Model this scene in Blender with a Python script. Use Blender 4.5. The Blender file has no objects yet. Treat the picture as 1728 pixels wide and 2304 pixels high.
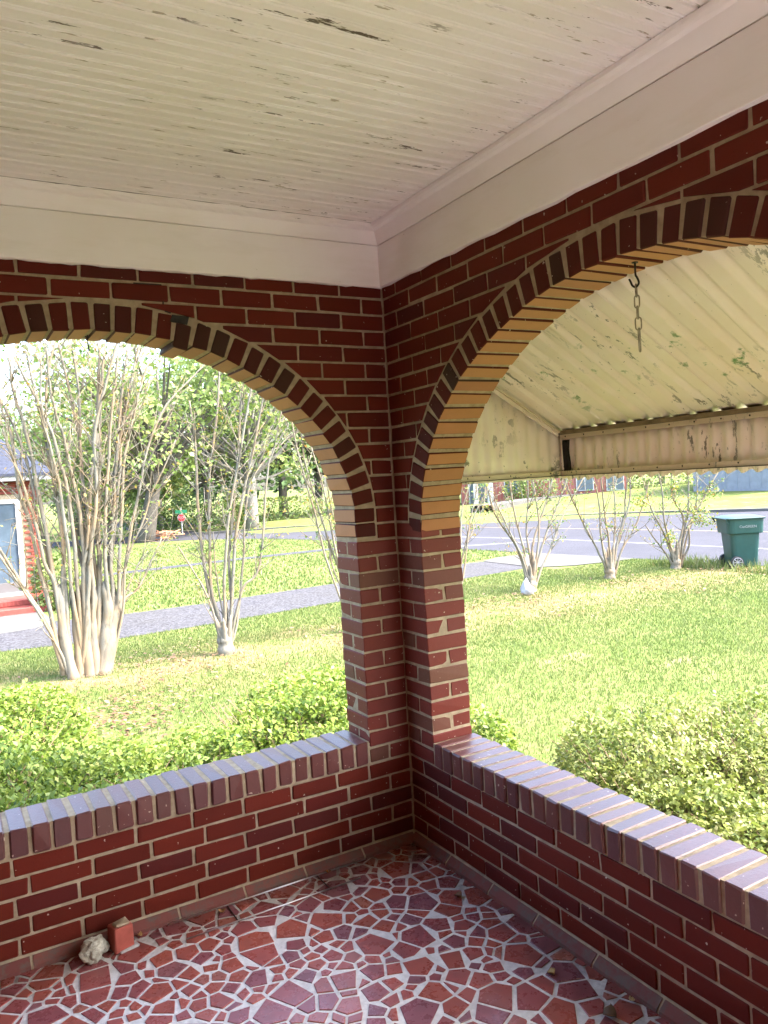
import bpy, bmesh, math, random
import numpy as np
from mathutils import Vector, Matrix
random.seed(7); rng = np.random.default_rng(7)
R = math.radians
S = bpy.context.scene
COL = S.collection

# ------------------------------------------------------------------ camera
CAM = np.array([-1.7121, -2.8951, 1.589]); YAW, PIT, ROL, FPX = 0.5197, -0.0398, -0.0614, 1758.77
_F = np.array([math.sin(YAW)*math.cos(PIT), math.cos(YAW)*math.cos(PIT), math.sin(PIT)])
_R = np.array([math.cos(YAW), -math.sin(YAW), 0.0]); _U = np.cross(_R, _F)
_R2 = _R*math.cos(ROL)+_U*math.sin(ROL); _U2 = -_R*math.sin(ROL)+_U*math.cos(ROL)
cd = bpy.data.cameras.new('camera'); cam = bpy.data.objects.new('camera', cd); COL.objects.link(cam)
cd.sensor_fit = 'VERTICAL'; cd.sensor_height = 36; cd.lens = 36*FPX/2304; cd.clip_start = 0.05; cd.clip_end = 2000
M = Matrix.Identity(4)
for i in range(3): M[i][0], M[i][1], M[i][2], M[i][3] = _R2[i], _U2[i], -_F[i], CAM[i]
cam.matrix_world = M; S.camera = cam
def ray(u, v): return _F+(u-864)/FPX*_R2-(v-1152)/FPX*_U2          # photo pixel -> direction
def at_z(u, v, z): r = ray(u, v); return CAM+r*(z-CAM[2])/r[2]      # ... on the ground
def at_y(u, v, y): r = ray(u, v); return CAM+r*(y-CAM[1])/r[1]      # ... on a plane y
def to_px(X): d = np.asarray(X, float)-CAM; z = d@_F; return 864+FPX*(d@_R2)/z, 1152-FPX*(d@_U2)/z, z

# ------------------------------------------------------------------ sky, sun, exposure
SUN_EL, SUN_AZ = 52, 125          # azimuth clockwise from +y
W = bpy.data.worlds.new('World'); S.world = W; W.use_nodes = True
nt = W.node_tree; sky = nt.nodes.new('ShaderNodeTexSky'); sky.sky_type = 'NISHITA'; sky.sun_disc = False
sky.sun_elevation = R(SUN_EL); sky.sun_rotation = R(SUN_AZ); sky.dust_density = 4.0; sky.air_density = 1.0; sky.ozone_density = 1.0
bg = nt.nodes['Background']; bg.inputs[1].default_value = 0.15
nt.links.new(sky.outputs[0], bg.inputs[0])
sl = bpy.data.lights.new('sun', 'SUN'); sl.energy = 1.5; sl.angle = R(12); sl.color = (1, .95, .86)
so = bpy.data.objects.new('sun', sl); COL.objects.link(so)
sd = Vector((math.sin(R(SUN_AZ))*math.cos(R(SUN_EL)), math.cos(R(SUN_AZ))*math.cos(R(SUN_EL)), math.sin(R(SUN_EL))))
so.rotation_euler = sd.to_track_quat('Z', 'Y').to_euler(); so.location = (0, 0, 30)
S.view_settings.view_transform = 'Standard'; S.view_settings.look = 'None'; S.view_settings.gamma = 1
S.view_settings.exposure = 3.55
S.render.engine = 'CYCLES'; S.cycles.use_denoising = True; S.cycles.max_bounces = 10; S.cycles.diffuse_bounces = 6
S.cycles.transparent_max_bounces = 8; S.cycles.sample_clamp_indirect = 8; S.cycles.caustics_reflective = False; S.cycles.caustics_refractive = False

# ------------------------------------------------------------------ materials
class G:                                            # tiny node-graph helper
    def __init__(s, name, rough=.6, spec=.5):
        s.m = bpy.data.materials.new(name); s.m.use_nodes = True; s.t = s.m.node_tree
        s.b = s.t.nodes['Principled BSDF']; s.b.inputs['Roughness'].default_value = rough; s.b.inputs['Specular IOR Level'].default_value = spec
        s._co = None
    def n(s, k, **kw):
        x = s.t.nodes.new(k)
        for a, v in kw.items(): setattr(x, a, v)
        return x
    def l(s, a, b): s.t.links.new(a, b)
    def co(s, kind='Object', scale=(1, 1, 1)):
        c = s.n('ShaderNodeTexCoord'); mp = s.n('ShaderNodeMapping'); mp.inputs['Scale'].default_value = scale
        if kind == 'World':
            g = s.n('ShaderNodeNewGeometry'); s.l(g.outputs['Position'], mp.inputs[0])
        else: s.l(c.outputs[kind], mp.inputs[0])
        return mp.outputs[0]
    def noise(s, scale, detail=4, rough=.55, co=None, dist=0):
        x = s.n('ShaderNodeTexNoise'); x.inputs['Scale'].default_value = scale; x.inputs['Detail'].default_value = detail
        x.inputs['Roughness'].default_value = rough; x.inputs['Distortion'].default_value = dist
        if co is not None: s.l(co, x.inputs['Vector'])
        return x.outputs['Fac']
    def ramp(s, fac, stops, interp='LINEAR'):
        x = s.n('ShaderNodeValToRGB'); e = x.color_ramp.elements; x.color_ramp.interpolation = interp
        for i, (p, c) in enumerate(stops):
            if i > 1: e.new(p)
            e[i].position = p; e[i].color = (*c, 1) if len(c) == 3 else c
        s.l(fac, x.inputs[0]); return x.outputs[0]
    def mix(s, fac, a, b, mode='MIX'):
        x = s.n('ShaderNodeMix', data_type='RGBA', blend_type=mode)
        for sock, v in ((x.inputs[0], fac), (x.inputs[6], a), (x.inputs[7], b)):
            if isinstance(v, (int, float)): sock.default_value = v
            elif isinstance(v, tuple): sock.default_value = (*v, 1)
            else: s.l(v, sock)
        return x.outputs[2]
    def math(s, op, a, b=0.0, clamp=False):
        x = s.n('ShaderNodeMath', operation=op, use_clamp=clamp)
        for sock, v in ((x.inputs[0], a), (x.inputs[1], b)):
            if isinstance(v, (int, float)): sock.default_value = v
            else: s.l(v, sock)
        return x.outputs[0]
    def step(s, fac, lo, hi):                       # smooth 0..1 between lo and hi
        x = s.n('ShaderNodeMapRange'); x.inputs[1].default_value = lo; x.inputs[2].default_value = hi
        s.l(fac, x.inputs[0]); return x.outputs[0]
    def rnd(s): return s.n('ShaderNodeObjectInfo').outputs['Random']
    def attr(s, name='rnd'): return s.n('ShaderNodeAttribute', attribute_name=name).outputs['Fac']
    def color(s, c):
        if isinstance(c, tuple): s.b.inputs['Base Color'].default_value = (*c, 1)
        else: s.l(c, s.b.inputs['Base Color'])
    def bump(s, h, strength=.3, dist=.002):
        x = s.n('ShaderNodeBump'); x.inputs['Strength'].default_value = strength; x.inputs['Distance'].default_value = dist
        s.l(h, x.inputs['Height']); s.l(x.outputs[0], s.b.inputs['Normal'])

def brick_mat(name, stops, rough, spec=.22, speck=.72, smear=.25):
    g = G(name, rough, spec); c0 = g.ramp(g.rnd(), stops)
    wc = g.co('World'); big = g.noise(9, 3, co=wc); fine = g.noise(160, 4, .7, co=wc)
    c = g.mix(g.math('MULTIPLY', big, smear), c0, (.035, .014, .011))
    c = g.mix(g.step(fine, .60, .80), c, tuple(x*.55 for x in stops[0][1]))
    sp = g.noise(60, 2, .5, co=wc); c = g.mix(g.step(sp, speck, speck+.02), c, (.42, .35, .28))      # mortar crumbs and paint flecks
    g.color(c); g.bump(g.noise(70, 6, .75, co=wc), .6, .002)
    g.l(g.step(big, .2, .9), g.n('ShaderNodeMath').inputs[0])
    return g.m
M_BRICK = brick_mat('brick_face', [(0, (.092, .010, .004)), (.35, (.13, .0155, .006)), (.7, (.108, .0115, .006)), (.9, (.088, .011, .0085)), (1, (.078, .013, .010))], .68, spec=.16)
M_RING = brick_mat('arch_brick_face', [(0, (.072, .009, .004)), (.4, (.092, .012, .006)), (.65, (.066, .011, .008)), (.88, (.052, .016, .010)), (1, (.045, .025, .016))], .68, spec=.16)
M_JAMB = brick_mat('pier_brick_face', [(0, (.17, .031, .019)), (.4, (.15, .024, .016)), (.7, (.145, .027, .02)), (.88, (.13, .04, .026)), (1, (.15, .065, .04))], .55)
M_CAP = brick_mat('cap_brick_face', [(0, (.11, .034, .027)), (.4, (.125, .04, .036)), (.7, (.095, .032, .034)), (1, (.115, .045, .028))], .30, spec=.6)
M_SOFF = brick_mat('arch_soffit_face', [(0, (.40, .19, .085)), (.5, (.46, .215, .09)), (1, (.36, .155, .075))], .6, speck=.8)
M_OLD = brick_mat('far_brick_face', [(0, (.19, .04, .027)), (.5, (.22, .05, .033)), (1, (.16, .04, .03))], .8)

g = G('mortar', .9, .2); wc = g.co('World')
c = g.mix(g.step(g.noise(30, 5, .6, co=wc), .3, .7), (.26, .20, .125), (.41, .335, .23)); c = g.mix(g.step(g.noise(7, 3, co=wc), .55, .75), c, (.22, .18, .13))
g.color(c); g.bump(g.noise(220, 4, .7, co=wc), .7, .003); M_MORTAR = g.m

def paint_mat(name, base, along, dens=.66):         # old white paint on boards, chipped along the grain
    g = G(name, .55); wc = g.co('World', scale=along); w1 = g.co('World')
    c = g.mix(g.step(g.noise(1.4, 4, .6, co=w1), .35, .7), base, tuple(x*y for x, y in zip(base, (.93, .92, .87))))
    c = g.mix(g.math('MULTIPLY', g.step(g.noise(16, 5, .65, co=wc), .5, .75), .25), c, (.64, .60, .52))
    msk = g.math('MULTIPLY', g.step(g.noise(26, 5, .75, co=wc), dens, dens+.02), g.step(g.noise(2.2, 2, co=w1), .47, .56))
    c = g.mix(msk, c, (.10, .075, .055)); m2 = g.step(g.noise(40, 4, .7, co=wc), dens+.02, dens+.05); c = g.mix(m2, c, (.40, .36, .29))
    g.color(c); g.bump(g.mix(msk, g.noise(30, 5, .7, co=wc), (0., 0., 0.)), .35, .002); return g.m
M_CEIL = paint_mat('ceiling_paint', (.88, .855, .865), (.16, 1, 1), .612)
M_TRIMX = paint_mat('trim_paint_x', (.89, .865, .88), (.2, 1, 1), .70)
M_TRIMY = paint_mat('trim_paint_y', (.89, .865, .895), (1, .2, 1), .70)

def metal_mat(name, base, algae=True):
    g = G(name, .5); w1 = g.co('World'); ws = g.co('World', scale=(1, 3.2, 1))
    c = g.mix(g.step(g.noise(2.5, 4, .6, co=w1), .35, .7), base, tuple(x*y for x, y in zip(base, (.92, .87, .78))))
    pm = g.math('MULTIPLY', g.step(g.noise(9, 6, .72, co=ws), .575, .59), g.step(g.noise(1.7, 2, co=w1), .45, .56))
    c = g.mix(pm, c, (.21, .20, .17))
    if algae:
        am = g.math('MULTIPLY', g.step(g.noise(7, 5, .7, co=w1), .60, .66), g.step(g.noise(1.1, 1, co=w1), .53, .6)); c = g.mix(am, c, (.10, .22, .07))
    sp = g.step(g.noise(70, 4, .6, co=w1), .70, .72); c = g.mix(sp, c, (.10, .09, .07))
    g.color(c); g.bump(g.mix(pm, (1., 1., 1.), (0., 0., 0.)), .4, .001); return g.m
M_AWN = metal_mat('awning_paint', (.81, .735, .70)); M_AWN2 = metal_mat('awning_rail_paint', (.60, .52, .42), False)
def plain(name, c, rough=.6, spec=.4, metal=0, var=0., scale=6, bump=0):
    g = G(name, rough, spec); g.b.inputs['Metallic'].default_value = metal
    if var: wc = g.co('World'); nz = g.noise(scale, 5, .6, co=wc); g.color(g.mix(g.step(nz, .3, .7), tuple(x*(1-var) for x in c), tuple(min(1, x*(1+var)) for x in c)))
    else: g.color(c)
    if bump: g.bump(g.noise(scale*4, 4, .7, co=g.co('World')), bump, .01)
    return g.m
M_GRIME_SHADE = plain('black_grime_shade', (.02, .018, .015), .8, var=.4, scale=30); M_RAILB = plain('brown_rail', (.17, .13, .075), .7, var=.35, scale=14)  # black serves real grime and the painted shade in the arch crack
M_IRON = plain('black_iron', (.015, .014, .013), .5); M_CHAIN = plain('dull_chain_steel', (.30, .26, .20), .45, metal=.7, var=.4, scale=80)
M_WIRE = plain('galvanised_wire', (.70, .70, .71), .3, metal=.9)
g = G('tile_shard', .30, .5); wc = g.co('World')
c = g.ramp(g.rnd(), [(0, (.27, .066, .05)), (.3, (.33, .085, .058)), (.55, (.30, .075, .065)), (.8, (.23, .065, .072)), (.93, (.19, .075, .095)), (1, (.36, .12, .07))])
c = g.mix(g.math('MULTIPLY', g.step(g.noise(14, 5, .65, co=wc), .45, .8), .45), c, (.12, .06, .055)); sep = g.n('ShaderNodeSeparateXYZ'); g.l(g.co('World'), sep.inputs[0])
dirt_shade = g.math('ADD', g.step(sep.outputs[1], -.20, .02), g.step(sep.outputs[0], -.24, .02)); c = g.mix(g.math('MULTIPLY', dirt_shade, g.step(g.noise(9, 5, .7, co=wc), .3, .7), True), c, (.045, .028, .026)); g.color(c)  # darkening towards both walls: part grime, part shade put into the colour
g.l(g.math('ADD', g.math('MULTIPLY', g.noise(22, 4, .7, co=wc), .38), .10), g.b.inputs['Roughness']); g.bump(g.noise(60, 4, .6, co=wc), .12, .002); M_SHARD = g.m
g = G('grout', .75, .35); wc = g.co('World'); c = g.mix(g.step(g.noise(40, 5, .7, co=wc), .35, .7), (.50, .49, .475), (.70, .69, .67))
sep = g.n('ShaderNodeSeparateXYZ'); g.l(g.co('World'), sep.inputs[0])
dirt_shade = g.math('ADD', g.step(sep.outputs[1], -.22, .02), g.step(sep.outputs[0], -.26, .02)); dm = g.math('MULTIPLY', dirt_shade, g.step(g.noise(11, 5, .7, co=wc), .32, .62), True)  # grout darkens at the walls from grime plus painted shade
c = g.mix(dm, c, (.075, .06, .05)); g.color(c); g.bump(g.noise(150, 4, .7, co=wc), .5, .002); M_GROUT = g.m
g = G('base_tile', .7, .15); wc = g.co('World'); c = g.ramp(g.rnd(), [(0, (.13, .042, .038)), (1, (.19, .07, .055))]); c = g.mix(g.step(g.noise(18, 5, .7, co=wc), .45, .62), c, (.12, .085, .07))
g.color(c); g.bump(g.noise(70, 4, .7, co=wc), .4, .002); M_BASE = g.m
M_STONE = plain('pale_rubble', (.40, .385, .30), .9, var=.35, scale=30, bump=.5)

def leaf_mat(name, stops, trans=.35, rough=.5):
    g = G(name, rough, .35); c = g.ramp(g.attr(), stops); g.color(c)
    tr = g.n('ShaderNodeBsdfTranslucent'); g.l(c, tr.inputs[0]); mx = g.n('ShaderNodeMixShader'); mx.inputs[0].default_value = trans
    g.l(g.b.outputs[0], mx.inputs[1]); g.l(tr.outputs[0], mx.inputs[2]); g.l(mx.outputs[0], g.t.nodes['Material Output'].inputs[0]); return g.m
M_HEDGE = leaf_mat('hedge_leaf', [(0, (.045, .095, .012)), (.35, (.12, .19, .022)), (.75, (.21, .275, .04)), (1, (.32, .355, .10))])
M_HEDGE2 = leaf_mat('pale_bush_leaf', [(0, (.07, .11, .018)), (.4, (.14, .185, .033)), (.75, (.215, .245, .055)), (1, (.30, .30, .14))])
M_MYRTLE = leaf_mat('myrtle_leaf', [(0, (.06, .13, .025)), (.6, (.12, .20, .035)), (.85, (.26, .25, .04)), (1, (.36, .20, .05))])
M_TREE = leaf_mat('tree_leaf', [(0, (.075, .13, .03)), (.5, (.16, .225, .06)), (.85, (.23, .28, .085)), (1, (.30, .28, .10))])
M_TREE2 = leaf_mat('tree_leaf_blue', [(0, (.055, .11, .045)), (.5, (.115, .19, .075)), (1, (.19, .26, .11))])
M_GRASS = leaf_mat('grass_blade', [(0, (.06, .105, .024)), (.5, (.11, .152, .038)), (.85, (.165, .185, .06)), (1, (.25, .22, .11))], .3)
M_DRY = leaf_mat('dry_leaf', [(0, (.09, .048, .026)), (.5, (.16, .09, .048)), (1, (.24, .15, .085))], .15)
g = G('lawn_soil', .95, .02); wc = g.co('World'); sep = g.n('ShaderNodeSeparateXYZ'); g.l(g.co('World'), sep.inputs[0])
c = g.mix(g.step(g.noise(.9, 5, .6, co=wc), .35, .68), (.095, .125, .038), (.155, .168, .065)); c = g.mix(g.step(g.noise(24, 4, .7, co=wc), .45, .75), c, (.07, .12, .02))
band = g.math('MULTIPLY', g.step(sep.outputs[1], 5.2, 6.9), g.step(sep.outputs[1], 9.0, 8.0)); lt = g.math('MULTIPLY', band, g.step(g.noise(1.5, 6, .7, co=wc), .40, .60))
nearb = g.math('MULTIPLY', g.step(g.noise(1.8, 5, .65, co=wc), .56, .68), .55)
c = g.mix(lt, c, (.22, .155, .085)); c = g.mix(nearb, c, (.25, .20, .11)); g.color(c); g.bump(g.noise(35, 5, .7, co=wc), .6, .03); M_LAWN = g.m
def aggregate(name, a, b, scale, tint=None):
    g = G(name, .95, .03); wc = g.co('World'); v = g.n('ShaderNodeTexVoronoi'); v.inputs['Scale'].default_value = scale; g.l(wc, v.inputs['Vector'])
    sep = g.n('ShaderNodeSeparateColor'); g.l(v.outputs['Color'], sep.inputs[0]); c = g.mix(sep.outputs[0], a, b)
    c = g.mix(g.math('MULTIPLY', g.step(g.noise(.7, 5, .65, co=wc), .4, .7), .5), c, tint or tuple(x*.7 for x in a)); g.color(c); g.bump(v.outputs['Distance'], .4, .01); return g.m
M_GRAVEL = aggregate('gravel', (.032, .032, .037), (.088, .088, .098), 30, (.062, .06, .055)); M_ASPH = aggregate('asphalt', (.046, .047, .056), (.066, .067, .08), 60, (.040, .041, .049))
M_CONC = aggregate('concrete', (.085, .084, .082), (.11, .108, .104), 80); M_PAINTW = plain('road_paint_white', (.17, .17, .17), .7, var=.2, scale=20); M_PAINTY = plain('road_paint_yellow', (.16, .11, .05), .7, var=.2, scale=20)
g = G('myrtle_bark', .75, .25); wc = g.co('World', scale=(1, 1, .35)); c = g.mix(g.step(g.noise(5, 5, .65, co=wc), .42, .60), (.155, .147, .122), (.20, .148, .092)); c = g.mix(g.step(g.noise(16, 4, .6, co=wc), .56, .68), c, (.08, .076, .06))
g.color(c); g.bump(g.noise(30, 5, .7, co=wc), .5, .01); M_BARK = g.m
M_TWIG = plain('twig_bark', (.20, .14, .085), .85, var=.3, scale=20); M_OAKB = plain('oak_bark', (.085, .075, .062), .9, var=.4, scale=12, bump=.6)
M_WHITE = plain('white_paint', (.42, .42, .43), .5, var=.05); M_GLASSD = plain('dark_door_glass', (.06, .085, .11), .08, .6, var=.3, scale=2)
M_ROOF = plain('slate_shingles', (.035, .04, .058), .95, .1, var=.3, scale=18, bump=.4); M_STEP = plain('red_painted_step', (.20, .04, .03), .6, var=.2, scale=9)
M_CAN = plain('green_plastic', (.010, .050, .047), .38, .5, var=.15, scale=5); M_CAND = plain('dark_green_plastic', (.009, .036, .035), .45, var=.1, scale=5); M_RUB = plain('black_rubber', (.02, .02, .021), .7); M_HUB = plain('grey_hub', (.20, .20, .22), .4)
M_LET = plain('white_lettering', (.22, .25, .25), .5); M_BAG = plain('white_plastic_bag', (.30, .31, .34), .4, var=.08, scale=20)
M_RED = plain('sign_red', (.50, .02, .03), .4); M_GALV = plain('galvanised_post', (.45, .46, .46), .5, metal=.5); M_GREENS = plain('sign_green', (.02, .22, .10), .4)
M_WOODP = plain('weathered_pole', (.15, .14, .125), .85, var=.3, scale=10); M_GREYS = plain('grey_siding', (.19, .205, .235), .7, var=.12, scale=3); M_PANE = plain('window_pane', (.10, .13, .16), .1, .6)
g = G('far_brick_wall', .85, .2); bt = g.n('ShaderNodeTexBrick'); g.l(g.co('Object'), bt.inputs[0]); bt.inputs['Scale'].default_value = 1; bt.inputs['Color1'].default_value = (.30, .10, .08, 1); bt.inputs['Color2'].default_value = (.25, .08, .065, 1); bt.inputs['Mortar'].default_value = (.24, .20, .18, 1)
bt.inputs['Mortar Size'].default_value = .012; bt.inputs['Brick Width'].default_value = .21; bt.inputs['Row Height'].default_value = .075; g.color(bt.outputs[0]); M_FARB = g.m

# ------------------------------------------------------------------ object helpers
def link(name, data, parent=None, mat=None):
    o = bpy.data.objects.new(name, data); COL.objects.link(o)
    if parent is not None: o.parent = parent
    if mat is not None and data is not None and len(data.materials) == 0: data.materials.append(mat)
    return o
def tag(o, label=None, cat=None, group=None, kind=None):
    for k, v in (('label', label), ('category', cat), ('group', group), ('kind', kind)):
        if v: o[k] = v
    return o
def thing(name, label, cat, loc=(0, 0, 0), rz=0, group=None):
    o = link(name, None); o.location = loc; o.rotation_euler = (0, 0, rz); o.empty_display_size = .1
    return tag(o, label, cat, group)
def mesh(name, v, f, smooth=False):
    m = bpy.data.meshes.new(name); m.from_pydata([tuple(map(float, p)) for p in v], [], f); m.update()
    if smooth: m.polygons.foreach_set('use_smooth', [True]*len(m.polygons))
    return m
def hull(name, pts, smooth=False):
    bm = bmesh.new()
    for p in pts: bm.verts.new(p)
    r = bmesh.ops.convex_hull(bm, input=bm.verts)
    bmesh.ops.delete(bm, geom=[v for v in bm.verts if not v.link_faces], context='VERTS')
    bmesh.ops.dissolve_limit(bm, angle_limit=.02, verts=bm.verts, edges=bm.edges)
    bmesh.ops.recalc_face_normals(bm, faces=bm.faces)
    m = bpy.data.meshes.new(name); bm.to_mesh(m); bm.free(); return m
def cpts(dx, dy, dz, b=.003, jit=.0012):            # chamfered box, slightly out of true
    P = []
    for sx in (-1, 1):
        for sy in (-1, 1):
            for sz in (-1, 1):
                j = [random.uniform(-jit, jit) for _ in range(3)]; bb = b*random.uniform(.7, 1.7)
                h = [dx/2, dy/2, dz/2]; s = (sx, sy, sz)
                for a in range(3): P.append([s[k]*(h[k]-(0 if k == a else bb))+j[k] for k in range(3)])
    return P
_cache = {}
def cbox_mesh(name, d, mat, b=.003, jit=.0012, nvar=5, mat2=None):
    key = (name, tuple(round(x, 4) for x in d), mat.name, mat2.name if mat2 else ''); L = _cache.setdefault(key, [])
    if len(L) < nvar:
        m = hull(name, cpts(*d, b, jit)); m.materials.append(mat)
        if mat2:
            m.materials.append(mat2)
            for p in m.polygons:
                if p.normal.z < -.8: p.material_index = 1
        L.append(m); return m
    return random.choice(L)
def cbox(name, c, d, mat, parent, b=.0026, jit=.0020, rot=None, mat2=None, nvar=12):
    o = link(name, cbox_mesh(name, d, mat, b, jit, nvar, mat2), parent); o.location = c
    if rot: o.rotation_euler = rot
    return o
def boxmesh(name, lo, hi, mat, parent=None, bev=0.0):
    lo = np.array(lo, float); hi = np.array(hi, float); c = (lo+hi)/2; d = hi-lo
    m = hull(name, cpts(*d, max(bev, 1e-4), 0)); o = link(name, m, parent, mat); o.location = c; return o
def tube_v(pts, rad, n=6, cap=True):
    P = [Vector(p) for p in pts]; V = []; Fc = []; up = Vector((.3, .5, .8)).normalized(); off = 0
    for i, p in enumerate(P):
        t = (P[min(i+1, len(P)-1)]-P[max(i-1, 0)]).normalized(); a = t.cross(up)
        if a.length < 1e-3: a = t.cross(Vector((1, 0, 0)))
        a.normalize(); b2 = t.cross(a); r = rad[i] if hasattr(rad, '__len__') else rad
        for k in range(n): q = 2*math.pi*k/n; V.append(p+(a*math.cos(q)+b2*math.sin(q))*r)
        if i:
            for k in range(n): Fc.append((off-n+k, off-n+(k+1) % n, off+(k+1) % n, off+k))
        off += n
    if cap: Fc.append(tuple(range(n))[::-1]); Fc.append(tuple(range(off-n, off)))
    return V, Fc
class MB:
    def __init__(s): s.v = []; s.f = []
    def add(s, V, Fc): o = len(s.v); s.v += [tuple(p) for p in V]; s.f += [tuple(i+o for i in q) for q in Fc]; return s
    def tube(s, pts, rad, n=6, cap=True): return s.add(*tube_v(pts, rad, n, cap))
    def box(s, lo, hi):
        x0, y0, z0 = lo; x1, y1, z1 = hi
        return s.add([(x0, y0, z0), (x1, y0, z0), (x1, y1, z0), (x0, y1, z0), (x0, y0, z1), (x1, y0, z1), (x1, y1, z1), (x0, y1, z1)], [(0, 3, 2, 1), (4, 5, 6, 7), (0, 1, 5, 4), (1, 2, 6, 5), (2, 3, 7, 6), (3, 0, 4, 7)])
    def build(s, name, mat, parent=None, smooth=False): return link(name, mesh(name, s.v, s.f, smooth), parent, mat)
def smooth_path(pts, per=4):
    P = [np.array(p, float) for p in pts]; P = [2*P[0]-P[1]]+P+[2*P[-1]-P[-2]]; out = []
    for i in range(1, len(P)-2):
        for k in range(per):
            t = k/per; a, b2, c2, d = P[i-1:i+3]
            out.append(.5*((2*b2)+(-a+c2)*t+(2*a-5*b2+4*c2-d)*t*t+(-a+3*b2-3*c2+d)*t**3))
    out.append(P[-2]); return out
def leaves(name, C, size, mat, parent=None, up=.4, aspect=.55, val=None, seed=0, flat=None):
    """many small leaf-shaped quads as one mesh; C = N x 3 centres"""
    r = np.random.default_rng(seed); C = np.asarray(C, float); N = len(C)
    d = r.normal(size=(N, 3)); d /= np.linalg.norm(d, axis=1)[:, None]
    nrm = r.normal(size=(N, 3)); nrm[:, 2] = np.abs(nrm[:, 2])+up
    if flat is not None: nrm = nrm*(1-flat)+np.array([0, 0, 1])*flat*2
    d -= nrm*((d*nrm).sum(1)/(nrm**2).sum(1))[:, None]; d /= np.linalg.norm(d, axis=1)[:, None]+1e-9
    s = np.cross(nrm, d); s /= np.linalg.norm(s, axis=1)[:, None]+1e-9; nrm /= np.linalg.norm(nrm, axis=1)[:, None]
    L = (size*r.uniform(.6, 1.35, N))[:, None]; w = L*aspect*.5
    V = np.stack([C-d*L/2, C+s*w+nrm*L*.08, C+d*L/2, C-s*w+nrm*L*.08], 1).reshape(-1, 3)
    m = bpy.data.meshes.new(name); m.vertices.add(4*N); m.vertices.foreach_set('co', V.ravel()); m.loops.add(4*N); m.loops.foreach_set('vertex_index', np.arange(4*N, dtype=np.int32))
    m.polygons.add(N); m.polygons.foreach_set('loop_start', np.arange(0, 4*N, 4, dtype=np.int32)); m.polygons.foreach_set('loop_total', np.full(N, 4, np.int32))
    if val is None: val = r.uniform(0, 1, N)
    a = m.attributes.new('rnd', 'FLOAT', 'POINT'); a.data.foreach_set('value', np.repeat(np.clip(val, 0, 1), 4).astype(np.float32)); m.update(calc_edges=True)
    return link(name, m, parent, mat)
def clip_poly(poly, n, d):                          # keep points with n.p <= d
    out = []
    for i in range(len(poly)):
        a, b2 = poly[i], poly[(i+1) % len(poly)]; da = n[0]*a[0]+n[1]*a[1]-d; db = n[0]*b2[0]+n[1]*b2[1]-d
        if da <= 0: out.append(a)
        if (da < 0 < db) or (db < 0 < da): t = da/(da-db); out.append((a[0]+(b2[0]-a[0])*t, a[1]+(b2[1]-a[1])*t))
    return out
def area(p): return .5*sum(p[i][0]*p[(i+1) % len(p)][1]-p[(i+1) % len(p)][0]*p[i][1] for i in range(len(p)))
def cen(p): return (sum(q[0] for q in p)/len(p), sum(q[1] for q in p)/len(p))

# ================================================================== PORCH
FLOOR = .02; Z0 = .395; CH = .0677; T = .20; PW = .197; JT = .0098
ARCH = {'A': dict(c=-1.187, a=.99, z=1.44, b=.74, start=Z0+14*CH), 'B': dict(c=-1.277, a=1.08, z=1.36, b=.82, start=Z0+15*CH)}

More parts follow.
